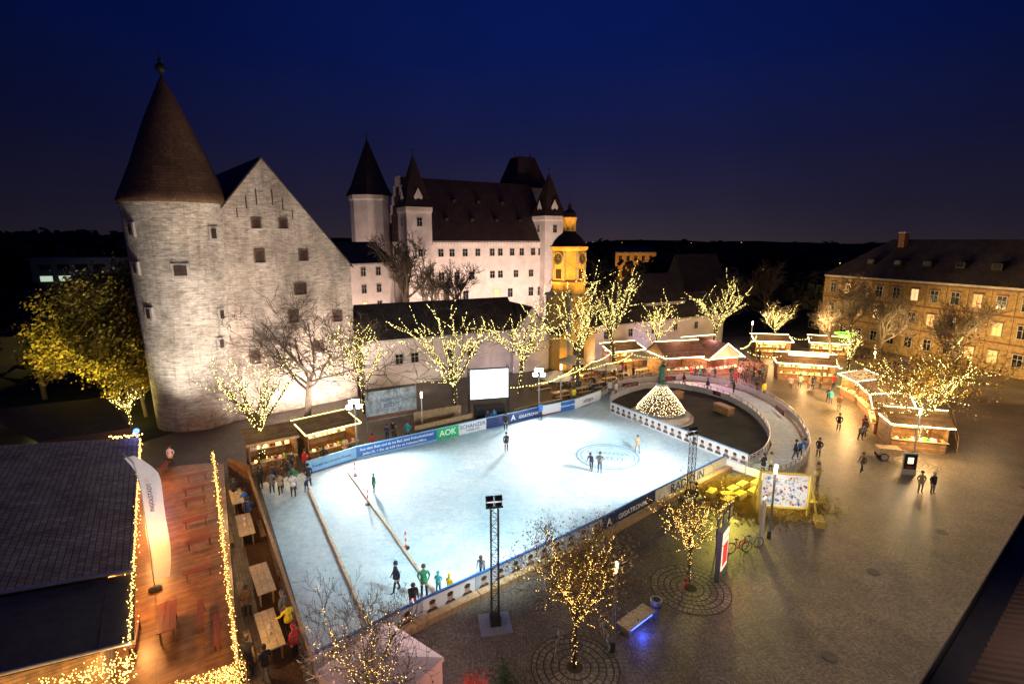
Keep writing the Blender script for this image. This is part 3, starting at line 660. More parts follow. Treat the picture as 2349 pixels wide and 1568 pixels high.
board(F[6],F[7],M['plastic'],'white and red rink board',strip='red')
board(F[7],(6.8,54.4),M['blue'],'bright blue rink board',[('Wachswerk Heinz',.3,.5,.6,'txtw')])
board((6.8,54.4),F[9],M['plastic'],'white rink board with black lettering',[('inlingua',.6,.5,.55,'txtk')])
N=[(-8.3,18.9),(-4.3,22.3),(-1.9,24.1),(.6,26.0),(3.0,27.8),(5.6,29.8),(9.9,33.5),(17.2,39.4)]
for i in range(0,5): board(N[i],N[i+1],M['plastic'] if i%2 else M['glassrail'],'grey rink board printed with sponsor portraits',portraits=3,trim='blue')
board(N[5],N[6],M['navy'],'navy rink board with white company lettering',[('GIGATRONIK',.5,.55,.56,'txtw'),('A',.7,.12,.58,'txtw')],trim='blue')
board(N[6],N[7],M['plastic'],'white rink board with big blue lettering',[('RADIO IN',1.0,.42,.56,'txtn')],trim='blue')
for a,c in zip(N[:-1],N[1:]):
    L,an=bar(a,c); a2=(a[0]+.33*math.sin(an),a[1]-.33*math.cos(an))
    solo('timber_kerb',B().box((L/2,0,.16),(L-.05,.45,.32),M['wood_plain']),(a2[0],a2[1],0),an,label='timber base beam along the outside of the boards',category='timber beam',group='timber base beams of the rink')
I=[(10.5,53.4),(12.6,49.9),(14.7,46.5),(16.9,42.9),(19.0,39.5)]
for i in range(4): board(I[i],I[i+1],M['plastic'],'white rink board printed with row of portraits',portraits=5)
POST=B().box((0,0,.5),(.06,.09,1.0),M['metal']).mesh('post')
def ring(name,pts,label,h=1.1,mt='glassrail'):
    o=root(name,(0,0,0),0,label,'rink barrier'); P=B();Rl=B()
    for a,c in zip(pts[:-1],pts[1:]):
        L,an=bar(a,c); mx,my=((a[0]+c[0])/2,(a[1]+c[1])/2)
        P.box((mx,my,.42),(L+.01,.05,.62),M[mt],an); Rl.tube((a[0],a[1],h),(c[0],c[1],h),.035,.035,M['metal'],6)
        Rl.tube((a[0],a[1],h*.82),(c[0],c[1],h*.82),.02,.02,M['metal'],5)
        q=part(o,'post',POST,(a[0],a[1],0),(0,0,an)); q.scale=(1,1,h)
    part(o,'panel',P);part(o,'top_rail',Rl)
    return o
def smooth(pts,n=4):
    out=[]
    for i in range(len(pts)-1):
        p0=Vector(pts[max(0,i-1)]);p1=Vector(pts[i]);p2=Vector(pts[i+1]);p3=Vector(pts[min(len(pts)-1,i+2)])
        for k in range(n):
            t=k/n; out.append(tuple(.5*((2*p1)+(p2-p0)*t+(2*p0-5*p1+4*p2-p3)*t*t+(3*p1-p0-3*p2+p3)*t**3)))
    out.append(tuple(pts[-1])); return out
outer=smooth([(10.2,57.9),(13.3,63.2),(17,65.2),(22,66.4),(26.1,64.7),(28.4,60.8),(29.1,55.6),(28.3,49.3),(26,43.2),(23.6,39.8),(21.1,37.7),(19.3,37)])
ring('ring_barrier',outer,'curved outer railing with frosted panels around ice track')
inner=smooth([(19.05,39.4),(21.0,41.1),(23.1,44.4),(24.6,48.7),(25.1,53.4),(24.3,57.9),(22.4,60.8),(19.9,62.4),(16.5,62.1),(13.4,59.6),(11.3,56.9),(10.5,53.5)])
ring('ring_barrier',inner,'curved inner railing around the fountain island')
ring('ring_barrier',[(17.2,39.4),(18.25,38.2),(19.3,37)],'short straight rink gate barrier',1.1,'plastic')
for x,y,an in ((14.6,62.6,24),(20.0,65.6,6),(24.3,58.2,-60),(28.2,52.5,-98)):
    o=root('ring_banner',(x,y,0),R(an),'small dark banner with red lettering on railing','banner','banners on the ring railing')
    part(o,'panel',B().box((0,-.12,.5),(2.4,.03,.5),M['black'])); part(o,'lettering',text_mesh('SATURN',.42,M['txtr']),(0,-.14,.5),(math.pi/2,0,0))
o=root('ice_emblem',(8.1,41.7,.040),R(-14),'pale blue round lettering emblem painted on the ice','emblem')
g=B()
for r0,r1 in ((2.7,2.5),(2.3,2.2)):
    for q in range(40):
        a=2*math.pi*q/40;c=2*math.pi*(q+1)/40
        g.face([(r1*math.cos(a),r1*math.sin(a),0),(r0*math.cos(a),r0*math.sin(a),0),(r0*math.cos(c),r0*math.sin(c),0),(r1*math.cos(c),r1*math.sin(c),0)],M['icepaint'])
part(o,'rim',g); part(o,'lettering',text_mesh('SCHANZER',.74,M['icepaint'],.001),(0,.6,.002)); part(o,'lettering',text_mesh('EISZEIT',.95,M['icepaint'],.001),(0,-.5,.002))
for p0,p1 in (((-14.9,35.6),(-6.6,21.4)),((-12.9,38.5),(-3.6,23.5))):
    L,an=bar(p0,p1)
    for k in range(5):
        a=Vector(p0).lerp(Vector(p1),k/5); solo('lane_timber',B().box((L/10,0,.11),(L/5-.06,.16,.14),M['lane']).box((.1,0,.185),(.12,.1,.02),M['metal']),(a.x,a.y,.01),an+rng.uniform(-.02,.02),label='long pale timber beam lying on the ice',category='timber beam',group='lane timbers on the ice')
for x,y in ((-12.2,38),(-6.3,28.2),(-10.0,33.5)):
    o=root('marker_post',(x,y,.03),0,'red and white marker post on round foot on ice','marker post','marker posts on the ice')
    part(o,'foot',B().lathe([(.01,0),(.22,0),(.22,.06),(.05,.1)],M['black'],12)); b=B()
    for k in range(5): b.tube((0,0,.08+k*.2),(0,0,.28+k*.2),.05,.05,M['txtr'] if k%2==0 else M['plastic'],8)
    part(o,'pole',b)
L,an=bar((-19.9,36.9),(-8.4,19.0))
o=root('timber_fence',(-19.9,36.9,0),an,'low timber fence between bench walkway and ice','fence')
part(o,'board',B().box((L/2,0,.45),(L,.05,.8),M['wood'])); part(o,'rail',B().box((L/2,0,.9),(L,.16,.06),M['wood_plain']))
fp=B().box((0,.07,.45),(.1,.1,.9),M['wood_plain']).mesh('post')
for k in range(12): part(o,'post',fp,(k*L/11.0,0,0))
# ---------------------------------------------------------------- string lights
def strings(pts,sag,step,r,mt,label,name='string_lights',double=False):
    b=B(); rg=random.Random(len(pts)+int(pts[0][0]*7)); w_=B()
    for a,c in zip(pts[:-1],pts[1:]):
        a,c=Vector(a),Vector(c); L=(c-a).length; n=max(1,int(L/step)); prev=None
        for k in range(n+1):
            t=k/n; p=a.lerp(c,t); p.z-=sag*4*t*(1-t)
            if prev is not None: w_.tube(prev,p,.008,.008,M['black'],3,False)
            prev=p.copy()
            b.octa((p.x+rg.gauss(0,.03),p.y+rg.gauss(0,.03),p.z-.04+rg.gauss(0,.03)),r,mt)
            if double: b.octa((p.x+rg.gauss(0,.09),p.y+rg.gauss(0,.09),p.z-.12+rg.gauss(0,.1)),r,mt)
    o=root(name,(0,0,0),0,label,'string lights'); part(o,'cable',w_); part(o,'bulb',b,kind='stuff'); return o
# ---------------------------------------------------------------- deck and festival hut
DZ=.8
solo('timber_deck',B().prism([(-24,38.6),(-22.6,38.4),(-10.3,17.0),(-14.6,14.4),(-29.4,37.2)],.03,DZ,M['wood_dark'],M['deck']),label='raised reddish timber terrace lit by warm lights',category='terrace')
L,an=bar((-23.2,38.2),(-10.7,17.6))
o=root('deck_railing',(-23.2,38.2,DZ),an,'timber terrace railing wrapped in warm string lights','railing')
fp=B().box((0,0,.5),(.1,.1,1.0),M['wood_plain']).mesh('post')
for k in range(16): part(o,'post',fp,(k*L/15,0,0))
part(o,'rail',B().box((L/2,0,1.03),(L,.14,.05),M['wood_plain']).box((L/2,0,.55),(L,.05,.1),M['wood_plain']).box((L/2,0,.2),(L,.05,.1),M['wood_plain']))
strings([(-23.2,38.2,1.95),(-10.7,17.6,1.95)],0,.09,.022,M['bulbnear'],'warm string lights running along the terrace railing',double=True)
strings([(-26.9,35.8,4.0),(-16.4,20.3,3.95),(-13.7,16.3,3.9)],.0,.09,.024,M['bulbnear'],'warm string lights along the hut roof edge',double=True)
strings([(-27.2,36.2,4.1),(-28.6,35.2,4.3)],.0,.1,.06,M['bulbnear'],'warm and blue string lights at roof corner',double=True)
o=root('roof_spotlight',(-27.4,36.2,4.0),0,'small blue glowing spotlight on the hut roof corner','spotlight'); part(o,'lens',B().ball((0,0,.35),.2,M['blueled'],8)); part(o,'bracket',B().tube((0,0,0),(0,0,.25),.03,.03,M['black']))
hut=root('festival_hut',(0,0,0),0,'wooden festival hut with dark shingled lean-to roof','hut')
wv=Vector((-.836,-.548))
def q(p,k,z): return (p[0]+wv.x*k,p[1]+wv.y*k,z)
E0,E1,E2=(-27,35.9),(-16.5,20.4),(-13.9,16.5)
part(hut,'roof',B().face([q(E1,0,4.0),q(E0,0,4.0),q(E0,16,6.2),q(E1,16,6.2)],M['roof_slate']).face([q(E0,0,3.85),q(E1,0,3.85),q(E1,0,4.0),q(E0,0,4.0)],M['wood_dark']).face([q(E0,0,3.85),q(E0,0,4.0),q(E0,16,6.2),q(E0,16,6.05)],M['wood_dark']),uv=True)
part(hut,'porch_roof',B().face([q(E2,-.2,3.75),q(E1,-.1,3.8),q(E1,14,5.6),q(E2,14,5.5)],M['dgrey']).face([q(E2,-.2,3.6),q(E2,-.2,3.75),q(E2,14,5.5),q(E2,14,5.35)],M['wood_dark']))
part(hut,'gutter',B().tube(q(E1,-.05,3.95),q(E1,14,5.9),.09,.09,M['metal'],8).tube(q(E2,-.1,3.7),q(E2,14,5.5),.07,.07,M['metal'],8))
part(hut,'wall',B().face([q(E2,.8,0),q(E0,.8,0),q(E0,.8,4),q(E2,.8,3.9)],M['wood']).face([q(E2,14,0),q(E2,.8,0),q(E2,.8,3.7),q(E2,14,5.3)],M['wood']).face([q(E0,.8,0),q(E0,14,0),q(E0,14,5.9),q(E0,.8,4)],M['wood']))
for k in range(6):
    p=q(E2,2+k*1.6,0); g=part(hut,'window',B().box((0,0,0),(1.0,.06,1.1),M['glow']),(p[0]+.05,p[1]-.08,1.9),(0,0,math.atan2(wv.y,wv.x)))
    part(g,'frame',B().box((0,.04,0),(.06,.04,1.1),M['wood_dark']).box((0,.045,0),(1.0,.03,.06),M['wood_dark']).box((0,.04,.6),(1.2,.05,.1),M['wood_dark']).box((0,.04,-.6),(1.2,.05,.1),M['wood_dark']))
rg=random.Random(9); b=B()
for k in range(1300):
    p=q(E2,rg.uniform(-.2,9),0); b.octa((p[0]+.2+rg.gauss(0,.08),p[1]-.35+rg.gauss(0,.08),rg.choice((3.5,3.3,3.0,2.6))+rg.gauss(0,.15)),.019,M['bulbnear'])
part(hut,'fairy_lights',b,kind='stuff')
b=B(); a,c=Vector((-14.3,15.4)),Vector((-10.4,17.6))
for k in range(1500):
    p=a.lerp(c,rg.random()); b.octa((p.x+rg.gauss(0,.08),p.y-.12+rg.gauss(0,.07),DZ+rg.uniform(.05,1.3)),.017,M['bulbnear'])
o=root('lattice_screen',(0,0,0),0,'timber lattice screen covered in warm fairy lights','screen')
L,an=bar(a,c); g=B()
for k in range(12): p=a.lerp(c,k/11); g.box((p.x,p.y,DZ+.6),(.07,.05,1.2),M['wood_plain'],an)
for z in (.1,.6,1.15): g.box(((a.x+c.x)/2,(a.y+c.y)/2,DZ+z),(L,.06,.1),M['wood_plain'],an)
part(o,'lattice',g); part(o,'fairy_lights',b,kind='stuff')
solo('shed_roof',B().face([(-36,37.5,3.0),(-31,40.5,3.0),(-38,47,3.6),(-46,43,3.6)],M['roof_dark']).face([(-36,37.5,0),(-31,40.5,0),(-31,40.5,3.0),(-36,37.5,3.0)],M['wood_dark']),uv=True,label='low dark shed roof behind the festival hut',category='shed')
DK=(1,.40,.10)
lamp('POINT',(-25.3,33.6,3.2),480,DK,radius=.2); lamp('POINT',(-21.1,28,3.2),540,DK,radius=.2); lamp('POINT',(-17.4,21.6,3.1),420,DK,radius=.2); lamp('POINT',(-13.6,16.0,3.0),260,WARM,radius=.2)
lamp('POINT',(-15,12.8,3.2),300,WARM,radius=.3); lamp('POINT',(-11.2,19.2,2.6),150,WARM,radius=.3); lamp('POINT',(-16,27,2.6),130,WARM,radius=.3); lamp('POINT',(-19.6,33,2.8),110,WARM,radius=.3); lamp('POINT',(-27.0,36.8,4.6),110,(.15,.2,1),radius=.1)
lamp('SPOT',(-12.2,18.2,3.2),1100,(.85,.92,1),(-17.6,23.4,5.5),42,.8,.1)  # spot without a fixture, added to brighten the feather flag
def table_meshes(L,W,H,top,leg):
    t=B()
    for k in range(3): t.box((0,(k-1)*W/3,H-.03),(L,W/3-.015,.05),top)
    lg=B()
    for s in (-1,1):
        for y in (-1,1): lg.box((s*L*.38,y*W*.34,(H-.06)/2),(.07,.07,H-.06),leg)
        lg.box((s*L*.38,0,H-.12),(.06,W*.8,.06),leg)
    lg.box((0,0,H-.14),(L*.76,.05,.05),leg)
    return t.mesh('top'),lg.mesh('leg_frame')
def furn(name,loc,rot,L,W,H,top,leg,label,cat,group):
    o=root(name,loc,rot,label,cat,group); a,c=table_meshes(L,W,H,M[top],M[leg]); part(o,'top' if cat=='table' else 'seat',a); part(o,'leg_frame',c); return o
wt=furn('long_table',(-18.9,33.2,.03),R(-57),2.4,.75,.78,'wood_pale','wood_plain','pale timber table standing along the walkway','table','tables along the bench walkway')
for x,y in ((-16.4,29.4),(-12.9,24.2),(-10.9,20.6)): copy_thing(wt,(x,y,.03),R(-57)+rng.uniform(-.05,.05),1.15)
wb=furn('long_bench',(-19.8,33.0,.03),R(-57),2.2,.3,.46,'wood_plain','wood_dark','narrow timber bench beside walkway table','bench','benches along the walkway')
for x,y in ((-17.2,29.0),(-13.7,23.6),(-15.6,29.7),(-12.0,24.6),(-11.6,20.1)): copy_thing(wb,(x,y,.03),R(-57))
rt=furn('red_table',(-15.4,20.6,DZ),R(-60),2.2,.7,.76,'red','wood_dark','red lacquered beer table on the terrace','table','red tables on the terrace')
for x,y,r_ in ((-23.0,35.6,-57),(-22.0,33.6,-52),(-21.0,32.0,-60),(-19.4,29.4,-57),(-17.9,27.2,-50),(-16.3,24.4,-57),(-26.4,37.3,20)): copy_thing(rt,(x,y,DZ),R(r_+90),.62)
rb=furn('red_bench',(-16.5,20.0,DZ),R(-60),2.2,.28,.45,'red','wood_dark','red lacquered beer bench beside the table','bench','red benches on the terrace')
for x,y in ((-14.3,21.2),(-13.0,20.2)): copy_thing(rb,(x,y,DZ),R(-60))
mug=B().lathe([(.01,0),(.05,0),(.055,.14),(.045,.14),(.04,.02),(.01,.02)],M['plastic'],10).mesh('mug')
for x,y in ((-18.7,33.0),(-19.1,33.6),(-16.3,29.2),(-16.7,29.9),(-12.8,24.0),(-13.2,24.7),(-10.9,20.6),(-10.7,20.2)): solo('mug',mug,(x,y,.82 if y>30 else .93),0,label='white drinking mug standing on a timber table',category='mug',group='mugs on the walkway tables')
o=root('feather_flag',(-17.9,23.4,DZ),R(34),'tall white curved feather flag with dark lettering','flag')
part(o,'foot',B().lathe([(.01,0),(.3,0),(.3,.08),(.04,.14)],M['black'],12)); b=B(); pts=[(0,0,.1),(-.02,0,3),(.0,0,5.5),(-.12,0,6.8),(-.5,0,7.4)]
for a,c in zip(pts[:-1],pts[1:]): b.tube(a,c,.03,.02,M['metal'],6)
part(o,'pole',b); b=B(); n=18
fa_=lambda t:(.03-.5*max(0,(t-.75)/.25)**2, .12*math.sin(t*8), .5+6.6*t); ga_=lambda t:(.66+.22*math.sin(t*math.pi)-.75*max(0,(t-.8)/.2)**1.5+.05*math.sin(t*9), .15*math.sin(t*8+1), .4+6.75*t)
for k in range(n):
    t0,t1=k/n,(k+1)/n; b.face([fa_(t0),ga_(t0),ga_(t1),fa_(t1)],M['flagcloth'])
part(o,'cloth',b,smooth=True); part(o,'lettering',text_mesh('INGOLSTADT',.24,M['txtn']),(.36,-.24,5.0),(math.pi/2,-math.pi/2,0))
# ---------------------------------------------------------------- floodlight masts
def head(par,x,y,z,ang,name='lamp_head',tilt=-.5):
    b=B().box((0,0,0),(.5,.16,.36),M['dgrey']).box((0,-.09,0),(.44,.02,.3),M['led']).box((0,.12,0),(.3,.1,.2),M['black'])
    for k in range(4): b.box((-.15+.1*k,.19,0),(.02,.06,.26),M['black'])
    return part(par,name,b,(x,y,z),(tilt,0,ang))
def mast(loc,h,face,label,n=2):
    o=root('floodlight_mast',(*loc,0),0,label,'floodlight','floodlight masts around the ice')
    part(o,'pole',B().tube((0,0,0),(0,0,h),.07,.05,M['metal'],8)); part(o,'foot',B().box((0,0,.04),(.8,.8,.08),M['dgrey'])); part(o,'cross_arm',B().box((0,0,h-.15),(1.3,.07,.07),M['metal'],face))
    for k in range(n):
        x=(-.4+.8*k/(max(1,n-1))); head(o,x*math.cos(face),x*math.sin(face)-.05,h+.05,face,tilt=-.15)
        head(o,x*.5*math.cos(face),x*.5*math.sin(face)-.05,h+.5,face,tilt=-.15)
    return o
mast((-13.4,42.6),4.1,R(20),'floodlight mast with bright lamps by kiosk'); mast((2.8,52.6),4.3,R(0),'floodlight mast with bright lamps behind the boards')
def truss(loc,h,label,rot):
    o=root('truss_tower',(*loc,0),rot,label,'lighting tower','lattice lighting towers'); w=.17; b=B()
    for sx,sy in ((-1,-1),(1,-1),(1,1),(-1,1)): b.tube((sx*w,sy*w,.1),(sx*w,sy*w,h),.025,.025,M['black'],6)
    n=int(h/.36)
    for k in range(n):
        z=.1+k*(h-.1)/n; z2=.1+(k+1)*(h-.1)/n
        for a,c in (((-w,-w),(w,-w)),((w,-w),(w,w)),((w,w),(-w,w)),((-w,w),(-w,-w))):
            if k%2: a,c=c,a
            b.tube((*a,z),(*c,z2),.012,.012,M['black'],4); b.tube((*a,z),(*c,z),.01,.01,M['black'],4)
    part(o,'lattice',b); part(o,'base_plate',B().box((0,0,.06),(1.5,1.5,.1),M['metal']).box((0,0,.3),(.5,.5,.4),M['black']))
    part(o,'cross_arm',B().box((0,0,h),(.8,.08,.08),M['black']))
    for k in range(4): head(o,-.2+.4*(k%2),.15,h+.05+.3*(k//2),math.pi,tilt=.5).scale=(.72,.8,.75)
    return o
truss((-.8,21.9),6.1,'black lattice lighting tower on steel base plate',R(10)); truss((12.7,34.6),4.7,'black lattice lighting tower beyond the young tree',R(25))
lamp('SPOT',(-13.4,42.3,4.3),6200,(.90,.98,1),(-5,33,0),120,.8,.3,'floodlight')
lamp('SPOT',(2.8,52.3,4.5),7800,(1,1,1),(6,41,0),120,.8,.3,'floodlight')
lamp('SPOT',(-.8,22.3,6.7),6500,(.70,.94,1),(-4,34,0),120,.9,.3,'floodlight')
lamp('SPOT',(12.6,35.2,5.2),6000,(.93,.98,1),(3,43,0),130,.8,.3,'floodlight')
lamp('SPOT',(12.9,35.0,5.2),3000,(1,.95,.95),(20,46,0),125,.9,.3,'floodlight')
lamp('POINT',(26,62.6,3.4),260,(1,.40,.75),radius=.2); lamp('POINT',(29.8,55,3.4),220,(1,.55,.65),radius=.2)
# ---------------------------------------------------------------- screen, stage, banner, kiosk
sc=root('video_screen',(-2.3,51.3,0),R(14),'bright white video screen on black scaffold','screen')
part(sc,'display',B().box((0,0,3.7),(3.9,.12,3.0),M['screen'])); b=B()
for x in (-2.05,2.05): b.tube((x,0,0),(x,0,5.4),.05,.05,M['black'],6).tube((x,.9,0),(x,.9,5.4),.04,.04,M['black'],6)
for z in (2.1,5.3): b.box((0,.05,z),(4.2,.1,.12),M['black'])
for z in (1.0,2.6,4.2):
    for x in (-2.05,2.05): b.tube((x,0,z),(x,.9,z+.8),.02,.02,M['black'],4)
part(sc,'scaffold',b); part(sc,'stage_base',B().box((0,.1,.75),(3.0,1.4,1.3),M['black']).box((0,-.65,.6),(1.2,.2,.7),M['dgrey']))
def plankfence(p0,p1,h,label,rails=True):
    L,an=bar(p0,p1); o=root('timber_fence',(p0[0],p0[1],0),an,label,'fence','timber fences around stage and stalls')
    b=B(); n=int(L/.2)
    for k in range(n): b.box(((k+.5)*L/n,0,h/2+.02*((k*7)%3)),(L/n-.02,.03,h),M['wood_plain'])
    part(o,'board',b); part(o,'rail',B().box((L/2,.04,h*.85),(L,.05,.09),M['wood_dark']).box((L/2,.04,h*.3),(L,.05,.09),M['wood_dark']))
plankfence((-8.9,45.5),(-3.9,49.2),1.3,'pale timber plank fence in front of the stage'); plankfence((-9.6,48.8),(-5.2,51.2),1.5,'timber plank fence behind stage steps'); plankfence((.2,51.0),(5.5,55.0),1.1,'low timber plank fence behind the rink boards'); plankfence((-8.9,45.5),(-9.6,48.8),1.3,'short timber plank fence at the stage side')
plankfence((-22.4,38.6),(-19.9,37.2),1.2,'timber gate fence at the end of walkway')
solo('stage_steps',B().box((0,0,.2),(1.8,1.2,.4),M['wood_dark']).box((0,.3,.5),(1.8,.6,.25),M['wood_plain']),(-7.5,48,0),R(30),label='dark timber stage steps behind the fence',category='steps')
L,an=bar((-13.8,47.3),(-9.5,49.8)); o=root('event_banner',(-13.8,47.3,0),an,'large printed event banner with round emblem on posts','banner')
part(o,'cloth',B().box((L/2,0,2.5),(L,.03,2.9),M['printed']).box((L/2,-.018,1.35),(L,.01,.4),M['brickdark']))
for x in (0,L): part(o,'post',B().tube((x,.05,0),(x,.05,4.1),.05,.05,M['metal']))
part(o,'lettering',text_mesh('SCHANZER',.4,M['txtn']),(L*.5,-.03,3.0),(math.pi/2,0,0)); part(o,'lettering',text_mesh('EISZEIT',.5,M['txtn']),(L*.5,-.03,2.4),(math.pi/2,0,0)); g=B(); g.torus((L*.5,-.03,2.65),1.15,.02,M['txtn']); part(o,'emblem',g)
lamp('POINT',(-11,46.2,3.2),90,(1,.9,.8),radius=.1)
def stall(p0,p1,depth,h,rise,label,glow='glow',lights=True,sign=None,roof='stallroof',bulbs='bulbw',mode='lean',energy=120,lc=WARM,name='market_stall'):
    L,an=bar(p0,p1); o=root(name,(p0[0],p0[1],0),an,label,'market stall','market stalls on the plaza'); D=depth
    part(o,'wall',B().box((L/2,D,h/2),(L,.08,h),M['wood']).box((.04,D/2,h/2),(.08,D-.09,h),M['wood']).box((L-.04,D/2,h/2),(.08,D-.09,h),M['wood']).box((L/2,0,.5),(L-.17,.08,1.0),M['wood']))
    part(o,'counter',B().box((L/2,-.1,1.04),(L,.5,.06),M['wood_pale']))
    b=B(); ov=.3
    if mode=='lean':
        b.face([(-.2,-ov,h+rise*.2),(L+.2,-ov,h+rise*.2),(L+.2,D+.2,h+rise),(-.2,D+.2,h+rise)],M[roof]).box((L/2,-ov,h+.02+rise*.1),(L+.4,.06,.22),M['wood_plain'])
        b.face([(-.2,-ov,h+rise*.2-.06),(-.2,D+.2,h+rise-.06),(L+.2,D+.2,h+rise-.06),(L+.2,-ov,h+rise*.2-.06)],M['wood_plain'])
    elif mode=='long':
        for s in (0,1):
            y0,y1=((-ov,D/2) if s==0 else (D+ov,D/2)); b.face([(-.3,y0,h-.1),(L+.3,y0,h-.1),(L+.3,y1,h+rise),(-.3,y1,h+rise)],M[roof])
        b.face([(0,0,h),(0,D,h),(0,D/2,h+rise-.1)],M['wood_plain']).face([(L,0,h),(L,D,h),(L,D/2,h+rise-.1)],M['wood_plain'])
    else:
        for s in (0,1):
            x0,x1=((-ov,L/2) if s==0 else (L+ov,L/2)); b.face([(x0,-.7,h-.1),(x1,-.7,h+rise),(x1,D+.2,h+rise),(x0,D+.2,h-.1)],M[roof])
        b.face([(0,-.3,h),(L,-.3,h),(L/2,-.3,h+rise-.1)],M['wood_plain'])
    part(o,'roof',b,uv=True)
    g=B()
    for z in (1.3,1.75,2.2):
        g.box((L/2,D-.3,z),(L-.4,.4,.04),M['wood_pale'])
        x=.3; rr=random.Random(int(z*10)+int(L*10))
        while x<L-.3:
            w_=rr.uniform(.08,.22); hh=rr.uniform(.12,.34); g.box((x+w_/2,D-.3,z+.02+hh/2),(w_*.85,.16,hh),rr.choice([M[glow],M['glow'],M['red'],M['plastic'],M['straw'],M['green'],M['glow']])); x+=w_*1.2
    x=.3; rr=random.Random(7)
    while x<L-.4:
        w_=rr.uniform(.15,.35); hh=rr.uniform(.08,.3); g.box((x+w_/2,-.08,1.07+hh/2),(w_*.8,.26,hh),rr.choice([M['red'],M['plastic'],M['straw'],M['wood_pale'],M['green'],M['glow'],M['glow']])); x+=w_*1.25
    part(o,'goods',g,kind='stuff')
    if lights:
        g=B(); n=int(L/.11); r_=.06
        if mode=='front':
            for k in range(n+1):
                t=k/n; x=-ov+(L+2*ov)*t; z=h-.1+(rise+.1)*(1-abs(2*t-1)); g.octa((x,-.74,z),r_*1.3,M[bulbs])
        zz=h+rise*.2 if mode=='lean' else h-.12
        for k in range(n+1): g.octa((-.2+(L+.4)*k/n,-ov-.05,zz),r_,M[bulbs])
        for k in range(int(D/.2)): g.octa((-.25,-ov+k*.2,zz+(k*.2/(D+.6))*rise*(.8 if mode=='lean' else 0)),r_,M[bulbs]); g.octa((L+.25,-ov+k*.2,zz+(k*.2/(D+.6))*rise*(.8 if mode=='lean' else 0)),r_,M[bulbs])
        zb=(D/2,h+rise+.05) if mode=='long' else (D+.2,h+rise+.05)
        for k in range(n+1): g.octa((-.3+(L+.6)*k/n,zb[0],zb[1]),r_*.8,M[bulbs])
        part(o,'light_chain',g,kind='stuff')
    if sign:
        part(o,'sign_board',B().box((L/2,-.3,h+rise+.25),(L*.7,.08,.6),M['posterw'])); part(o,'lettering',text_mesh(sign,.5,M['txtr']),(L/2,-.35,h+rise+.25),(math.pi/2,0,0))
    cr,sr=math.cos(an),math.sin(an)
    for fx,fy,fz,e in ((.5,D*.35,.9,energy*1.6),(.5,-1.8,.85,energy*2.6),(.5,D*.45,1.9,energy*.6)):
        lamp('POINT',(p0[0]+L*fx*cr-fy*sr,p0[1]+L*fx*sr+fy*cr,h*fz),e,lc,radius=.2)
    return o
stall((-16.6,40.2),(-13.4,43.0),2.6,2.5,.5,'wooden drinks kiosk with bottles and warm bulbs',energy=60,bulbs='bulb')
stall((-20.3,38.0),(-17.4,39.9),2.4,2.5,.5,'small wooden kiosk beside the lit tree',energy=28,bulbs='bulb',lights=False)
stall((20.4,67.6),(26.2,69.0),5,2.8,1.6,'large timber market hut with lit sloping roof','glowpink',mode='long',energy=260,lc=(1,.50,.35))
stall((26.0,68.0),(31.0,69.8),5,2.6,1.9,'gabled timber market hut outlined with bright bulbs','glowpink',mode='front',energy=340,lc=(1,.42,.45))
stall((34.8,66.5),(41.0,64.4),3,2.5,1.0,'timber market stall with illuminated roof sign',mode='long',sign='GLÜHWEIN',energy=420)
stall((38.9,59.8),(38.6,56.5),2.4,2.4,.7,'market stall with white and red awning',roof='canvas',energy=300)
stall((38.5,56.0),(36.9,51.6),2.6,2.4,.8,'long market stall with bulb lined roof edge',energy=400)
stall((36.7,51.0),(34.2,46.9),2.6,2.4,.8,'open market stall selling food under warm lamps',energy=400)
stall((33.2,43.4),(37.2,42.2),3.0,2.5,.9,'corner market hut with bright counter',mode='long',energy=320)
stall((38,80),(43,79),2.5,2.5,.8,'distant market stall with warm lamps',energy=300)
stall((46,79),(50.5,77),2.5,2.5,.8,'distant market stall near the barracks',energy=240)
stall((14,72),(19,74),2.5,2.4,.9,'distant market stall behind the beer garden',energy=240)
o=root('neon_sign',(50.5,78.2,0),0,'green glowing neon rings on a pole','sign'); part(o,'neon_ring',B().torus((0,0,3.6),.9,.06,M['neong'],'Z')); part(o,'neon_ring',B().torus((0,0,4.1),1.3,.06,M['neong'],'Z')); part(o,'pole',B().tube((0,0,0),(0,0,4.1),.08,.08,M['metal']))
lamp('POINT',(50.5,77,4),90,(.3,1,.15))
plankfence((38.2,42.3),(44,50),1.4,'tall timber fence behind the corner market hut'); plankfence((30.0,72),(34.5,68.5),1.6,'timber fence between two market huts')
bt=furn('beer_table',(5.6,58.6,0),R(30),2.2,.7,.77,'wood_pale','dgrey','pale wooden beer table in the beer garden','table','beer garden tables'); bn=furn('beer_bench',(5.9,57.9,0),R(30),2.2,.28,.46,'wood_pale','dgrey','pale wooden beer bench in the beer garden','bench','beer garden benches')
for i,(x,y) in enumerate(((8.4,60.4),(10.5,62.5),(7.2,64.6),(12.4,64.8),(9.8,67),(15.2,67.4),(12.5,69.6),(17.8,69.3),(3.4,61.5),(5.3,66.5))):
    a=R(30)+rng.uniform(-.08,.08); copy_thing(bt,(x,y,0),a); copy_thing(bn,(x+.4,y-.7,0),a); copy_thing(bn,(x-.4,y+.7,0),a)
